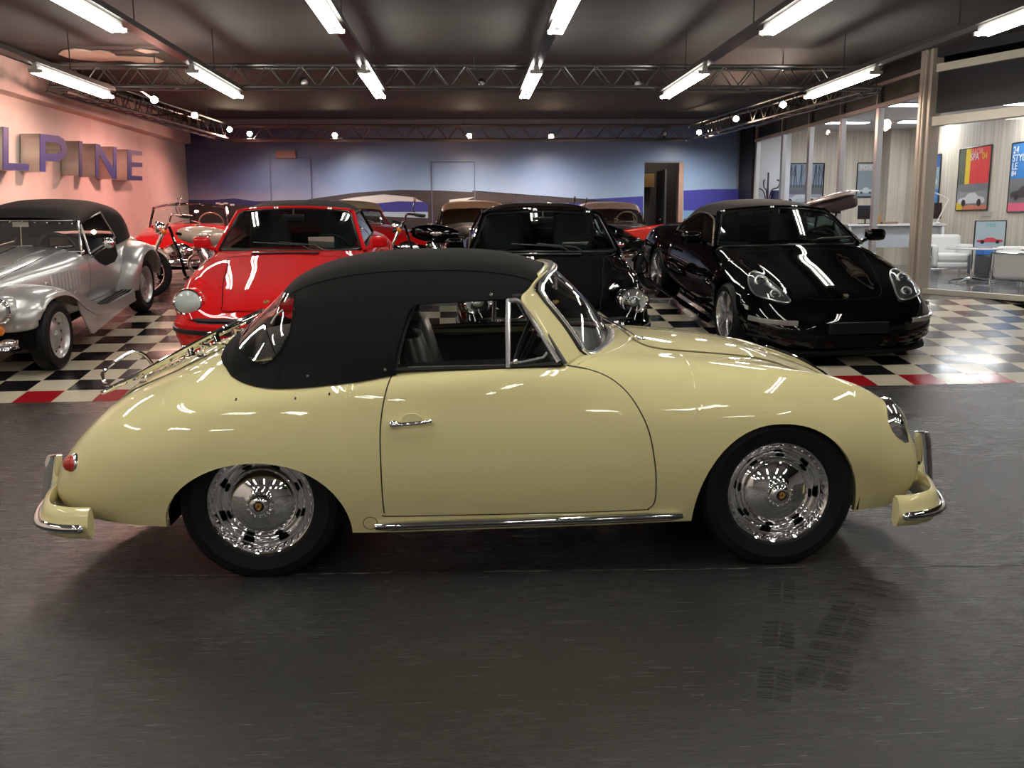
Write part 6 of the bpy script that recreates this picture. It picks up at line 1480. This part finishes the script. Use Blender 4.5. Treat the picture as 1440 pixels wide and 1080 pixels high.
# ------------------------------------------------------------------ office contents
def text(s, h, m, org, du, dn, parent, name='lettering', depth=.002, spacing=1.):
    cu = bpy.data.curves.new(name, 'FONT'); cu.body = s; cu.size = h*1.4; cu.extrude = depth; cu.space_character = spacing
    ob = bpy.data.objects.new(name, cu); me = bpy.data.meshes.new_from_object(ob); bpy.data.objects.remove(ob)
    du = Vector(du).normalized(); dn = Vector(dn).normalized(); up = dn.cross(du)
    me.transform(Matrix(((du.x, up.x, dn.x, org[0]), (du.y, up.y, dn.y, org[1]), (du.z, up.z, dn.z, org[2]), (0, 0, 0, 1))))
    me.materials.clear(); me.materials.append(m); o = bpy.data.objects.new(name, me); C.objects.link(o); o.parent = parent; return o
OZ = ZP+.004
def poster(label, c, w, h, du, dn, bg, bands, texts, name='poster', cat='poster', car_col=None, lean=0):
    """bands: (u0,v0,u1,v1,colour) in 0..1 of the sheet, origin lower left; texts: (string,u,v,height,colour)"""
    t = thing(name, label, cat, c); du = np.array(du, float); dn = np.array(dn, float); up = np.cross(dn, du)
    P = lambda u, v, d: du*(u-.5)*w+up*(v-.5)*h+dn*d
    b = MB(); b.poly([P(0, 0, .02), P(1, 0, .02), P(1, 1, .02), P(0, 1, .02)]); b.build('sheet', mat('poster_'+bg[0], bg[1], .4), t, smooth=False)
    b = MB(); fw = .012
    for q in ([(-.02, -.012), (1.02, -.012)], [(1.02, -.012), (1.02, 1.012)], [(1.02, 1.012), (-.02, 1.012)], [(-.02, 1.012), (-.02, -.012)]): b.tube([P(*q[0], .015), P(*q[1], .015)], .014, 4)
    b.build('frame', BLACKP, t, smooth=False)
    for k, (u0, v0, u1, v1, cn, cc) in enumerate(bands):
        b = MB(); b.poly([P(u0, v0, .022+k*.0006), P(u1, v0, .022+k*.0006), P(u1, v1, .022+k*.0006), P(u0, v1, .022+k*.0006)]); b.build('colour_field', mat('print_'+cn, cc, .4), t, smooth=False)
    if car_col:
        v0 = car_col[2] if len(car_col) > 2 else .14
        sil = [(.08, 0), (.05, .08), (.12, .12), (.3, .15), (.4, .24), (.62, .25), (.72, .16), (.92, .13), (.95, .05), (.9, 0)]
        b = MB(); b.poly([P(u, v0+v*.7, .030) for u, v in sil]); b.build('printed_car', mat('print_'+car_col[0], car_col[1], .4), t, smooth=False)
        b = MB(); 
        for u in (.25, .76): b.poly([P(u+.07*math.cos(a), v0+.01+.05*math.sin(a)*w/h*1.3, .032) for a in np.linspace(0, 2*PI, 12, endpoint=False)])
        b.build('printed_wheels', mat('print_black', (.02, .02, .02), .4), t, smooth=False)
    for s, u, v, hh, cn, cc in texts: text(s, hh, mat('print_'+cn, cc, .4), tuple(P(u, v, .033)), du, dn, t)
    return t
XO_ = XO; W_ = ('print_w',)
W = (.85, .85, .85)
NX, DU = (-1, 0, 0), (0, -1, 0)
def pc(x0, y0, x1, y1): a = onx(x0, y0, XO); c = onx(x1, y1, XO); return ((XO-.01, (a[1]+c[1])/2, (a[2]+c[2])/2), abs(a[1]-c[1]), abs(a[2]-c[2]))
c, w, h = pc(1353, 211, 1389, 294)
poster('red and yellow framed poster reading SPA, centre of the pale wood office wall', c, w, h, DU, NX, ('grey_road', (.28, .29, .29)), [(.0, .42, .32, 1, 'dark_green', (.12, .14, .1)), (.22, .4, .38, 1, 'yellow', (.75, .55, .05)), (.38, .42, 1, 1, 'red', (.75, .06, .06)), (.0, .30, 1, .42, 'grey_stand', (.2, .2, .22)), (0, 0, .2, .12, 'yellow', (.75, .55, .05)), (.2, 0, 1, .07, 'orange_red', (.6, .2, .12))],
       [('RACER', .42, .90, .09, 'pink', (.9, .5, .4)), ('SPA', .38, .80, .13, 'white', W), ("'04", .74, .80, .12, 'yellow', (.75, .55, .05))], car_col=('silver', (.6, .62, .63), .1))
c, w, h = pc(1427, 203, 1466, 296)
poster('blue framed poster with slanted white lettering at the right picture edge', c, w, h, DU, NX, ('blue', (.04, .22, .55)), [(0, .12, 1, .48, 'track_grey', (.17, .17, .17)), (0, 0, 1, .12, 'pink_red', (.75, .12, .2))], [('24', .05, .86, .12, 'white', W), ('STYLE', .05, .74, .12, 'white', W), ('LE', .05, .62, .12, 'white', W), ('84', .05, .52, .1, 'white', W)], car_col=('dark', (.05, .05, .05), .2))
c, w, h = pc(1296, 222, 1319, 300)
poster('blue and grey framed poster partly hidden by the corner column', c, w, h, DU, NX, ('steel', (.25, .36, .42)), [(0, 0, 1, .42, 'blue', (.04, .22, .55)), (0, .8, 1, 1, 'deep_blue', (.03, .1, .3))], [('RE-COM', .02, .83, .14, 'white', W), ('II', .4, .1, .22, 'pale_blue', (.3, .45, .7))], car_col=('pale', (.6, .65, .66), .5))
a, c2 = ony(1096, 231, YB-.02), ony(1155, 291, YB-.02)
t = poster('wide wintry photograph of bare trees and a silver car on the office back wall', ((a[0]+c2[0])/2, YB-.01, (a[2]+c2[2])/2), c2[0]-a[0], a[2]-c2[2], (1, 0, 0), (0, -1, 0), ('winter_grey', (.32, .36, .42)), [(0, .5, 1, 1, 'winter_sky', (.22, .28, .36)), (0, .3, 1, .52, 'hedge_grey', (.12, .14, .15))], [], name='framed_photograph', cat='picture', car_col=('pale_silver', (.6, .63, .66), .12))
b = MB(); w0_ = c2[0]-a[0]; h0_ = a[2]-c2[2]
for i in range(16):
    x = -w0_/2+w0_*(i+.5)/16; lx = rnd.uniform(-.05, .05); b.tube([(x, -.028, -.05), (x+lx, -.028, h0_*.48)], .008, 4); b.tube([(x+lx*.5, -.028, h0_*.2), (x+rnd.uniform(-.12, .12), -.028, h0_*.47)], .005, 4)
b.build('printed_trees', mat('print_dark_trees', (.05, .06, .08), .5), t)
a, c2 = ony(1207, 230, YB-.02), ony(1228, 276, YB-.02)
poster('small framed poster beside the mullion on the office back wall', ((a[0]+c2[0])/2, YB-.01, (a[2]+c2[2])/2), c2[0]-a[0], a[2]-c2[2], (1, 0, 0), (0, -1, 0), ('slate', (.25, .29, .33)), [(0, .78, 1, 1, 'pale_grey', (.5, .5, .48))], [('FOX', .1, .82, .1, 'white', W)], car_col=('pale', (.6, .65, .66), .1))
# armchairs with steel tube frames
WL = mat('white_leather', (.72, .71, .68), .45)
def armchair(label, x, y, rz):
    t = thing('armchair', label, 'armchair', (x, y, OZ), rz, 'white leather armchairs in the office')
    rbox((.03, 0, .30), (.60, .54, .16), .05, 'seat_cushion', WL, t); rbox((.02, 0, .17), (.62, .56, .12), .04, 'lower_cushion', WL, t); rbox((-.30, 0, .44), (.15, .74, .54), .06, 'back_cushion', WL, t)
    for s_ in (-1, 1): rbox((.04, s_*.335, .34), (.66, .13, .40), .055, 'arm_cushion', WL, t)
    b = MB()
    for s_ in (-1, 1): b.tube(smooth_path([(.38, s_*.41, 0), (.38, s_*.41, .46), (.34, s_*.41, .50), (-.34, s_*.41, .50)], 3), .013, 8); b.tube([(-.34, s_*.41, 0), (-.34, s_*.41, .50)], .013, 8); b.tube([(-.34, s_*.41, .13), (.38, s_*.41, .13)], .009, 8)
    b.tube([(-.36, -.41, .5), (-.36, .41, .5)], .013, 8); b.tube([(.38, -.41, .11), (.38, .41, .11)], .009, 8); b.build('steel_frame', CHROME, t)
    return t
armchair('white leather armchair with steel frame facing us, left of the round table', 8.75, 16.6, math.radians(-95))
armchair('white leather armchair with steel frame seen from behind at the right picture edge', 8.02, 12.75, math.radians(115))
armchair('white leather armchair tucked behind the round table near the right picture edge', 9.1, 14.6, math.radians(180))
t = thing('round_table', 'round white coffee table on a steel star base between the armchairs', 'table', (7.9, 14.15, OZ))
b = MB(); b.lathe([(0, .54), (.40, .54), (.405, .53), (.40, .52), (0, .52)], (0, 0, 0), (0, 0, 1), 40); b.build('tabletop', WHITE, t)
b = MB(); b.tube([(0, 0, .04), (0, 0, .52)], .028, 12); b.build('pedestal', CHROME, t)
for k in range(4):
    a = k*PI/2+.5; b = MB(); b.tube([(0, 0, .07), (.2*math.cos(a), .2*math.sin(a), .05), (.38*math.cos(a), .38*math.sin(a), .02)], [.02, .018, .014], 8); b.build('foot', CHROME, t)
for k, (dx, dy, r_) in enumerate([(-.2, .08, .3), (.04, -.17, -.2), (.2, .14, 1.5)]):
    b = MB(); b.box((0, 0, .006), (.21, .29, .010), 0); o = b.build('magazine', mat('magazine_%d' % k, [(.6, .6, .58), (.3, .35, .4), (.5, .2, .15)][k], .4), smooth=False); o.location = (7.9+dx, 14.15+dy, OZ+.54); o.rotation_euler = (0, 0, r_)
    tag(o, ['pale', 'grey-blue', 'reddish'][k]+' magazine lying on the round white coffee table', 'magazine', 'magazines on the coffee table')
# counter desk
t = thing('counter_desk', 'long white and grey office counter behind the corner column', 'desk', (8.15, 17.6, OZ))
b = MB(); b.box((0, 0, .885), (1.9, .6, .04)); b.build('worktop', WHITE, t, bevel=.005); b = MB(); b.box((0, .05, .66), (1.75, .45, .40)); b.build('carcass', mat('grey_desk_panel', (.5, .52, .55), .4), t, bevel=.004)
for s_ in (-1, 1): b = MB(); b.box((s_*.9, 0, .43), (.05, .56, .86)); b.build('end_panel', WHITE, t, bevel=.004)
def monitor(label, x, y, z, w, h, rz):
    t = thing('computer_monitor', label, 'monitor', (x, y, z), rz); rbox((0, 0, .09+h/2), (w, .03, h), .006, 'screen', BLACKP, t)
    b = MB(); b.box((0, .0, .006), (.22, .16, .012)); b.tube([(0, .02, 0), (0, .02, .12)], .015, 8); b.build('stand', BLACKP, t)
p = ony(1207, 300, 17.7); monitor('black computer monitor on the counter left of the wooden box', ony(1218, 300, 17.6)[0], 17.6, OZ+.905, .36, .26, .2)
monitor('black computer monitor on the counter right of the corner column', 8.92, 17.5, OZ+.905, .34, .30, .1)
x = ony(1232, 310, 17.45)[0]; o = rbox((0, 0, .08), (.13, .1, .16), .008, 'wooden_box', mat('orange_wood', (.45, .22, .09), .5)); o.location = (x, 17.45, OZ+.905); tag(o, 'small orange wooden box standing on the office counter', 'box')
x = ony(1249, 318, 17.4)[0]; o = rbox((0, 0, .022), (.30, .18, .044), .008, 'wooden_tray', mat('brown_wood', (.3, .17, .1), .5)); o.location = (x, 17.4, OZ+.905); tag(o, 'flat brown wooden tray on the office counter beside the box', 'tray')
t = thing('desk_lamp', 'white jointed desk lamp leaning left over the monitor by the posters', 'lamp', (ony(1317, 315, 17.35)[0], 17.35, OZ+.905))
j1 = ony(1334, 280, 17.35)-np.array(t.location); j2 = ony(1301, 264, 17.35)-np.array(t.location)
b = MB(); b.lathe([(0, .03), (.06, .03), (.07, 0)], (0, 0, 0), (0, 0, 1), 20); b.build('base', WHITE, t); b = MB(); b.tube([(0, 0, .02), j1], .012, 6); b.tube([j1, j2], .012, 6); b.build('arm', WHITE, t)
b = MB(); b.lathe([(.02, 0), (.06, -.09), (.055, -.09)], j2, (.3, 0, 1), 16); b.build('lamp_shade', WHITE, t)
# coat stand
cx = ony(1080, 260, 20.05)[0]; t = thing('coat_stand', 'dark bentwood coat stand with a dark coat behind the first glass pane', 'coat stand', (cx, 20.05, OZ)); BW_ = mat('dark_bentwood', (.06, .03, .025), .35)
b = MB(); b.tube([(0, 0, 0.02), (0, 0, 2.0)], .02, 10); b.build('pole', BW_, t)
for k in range(5):
    a = k*2*PI/5+.3; c, s = math.cos(a), math.sin(a)
    b = MB(); b.tube(smooth_path([(.02*c, .02*s, 1.35), (.10*c, .10*s, 1.62), (.25*c, .25*s, 1.68), (.30*c, .30*s, 1.80), (.23*c, .23*s, 1.84)], 5), .012, 7); b.build('hook', BW_, t)
    b = MB(); b.tube(smooth_path([(.03*c, .03*s, 1.2), (.2*c, .2*s, .8), (.1*c, .1*s, .5), (.28*c, .28*s, .0)], 5), .012, 7); b.build('leg', BW_, t)
b = MB(); G = [[((.10+.10*t_+.02*math.sin(5*a))*math.cos(a)+.2, (.07+.05*t_)*math.sin(a), 1.62-.95*t_) for t_ in np.linspace(0, 1, 8)] for a in np.linspace(0, 2*PI, 25)]; b.grid(G)
o = b.build('coat', mat('navy_coat', (.03, .035, .07), .8)); o.location = (cx, 20.05, OZ); tag(o, 'dark navy coat hanging on the coat stand behind the glass', 'coat')
# cabinet with leaning framed print
t = thing('low_cabinet', 'low dark cabinet with papers under the leaning framed car print', 'cabinet', (9.1, 16.0-.35, OZ)); rbox((0, 0, .20), (.5, .7, .36), .01, 'carcass', mat('cabinet_grey', (.2, .2, .21), .4), t)
b = MB(); b.box((-.26, 0, .2), (.012, .66, .3)); b.build('door', mat('cabinet_dark', (.08, .08, .09), .3), t, bevel=.003)
a, c2 = ony(1374, 313, 15.7), ony(1414, 346, 15.7)
poster('framed print of a red car front on pale blue, leaning above the low cabinet', ((a[0]+c2[0])/2, 15.75, (a[2]+c2[2])/2), .46, .42, (1, -.25, 0), (-.25, -1, 0), ('pale_blue_sheet', (.5, .6, .62)), [], [('ritz', .35, .78, .08, 'cyan', (.15, .45, .5))], name='framed_print', cat='picture', car_col=('car_red', (.75, .08, .1), .2))
b = MB(); b.box((0, 0, .045), (.3, .3, .09)); o = b.build('blue_folder_stack', mat('blue_folders', (.05, .2, .6), .4), bevel=.01); o.location = (8.95, 15.6, OZ+.38); tag(o, 'stack of blue folders on the low cabinet under the framed print', 'folders')
b = MB(); b.box((0, 0, 0), (.02, .34, .09)); o = b.build('wall_vent', mat('vent_grey', (.4, .38, .33), .5), bevel=.004); p = onx(1388, 301, XO); o.location = (XO-.012, p[1], p[2]); tag(o, 'small grey rectangular plate on the office wall below the SPA poster', 'vent')
p = off(2.15, 0)
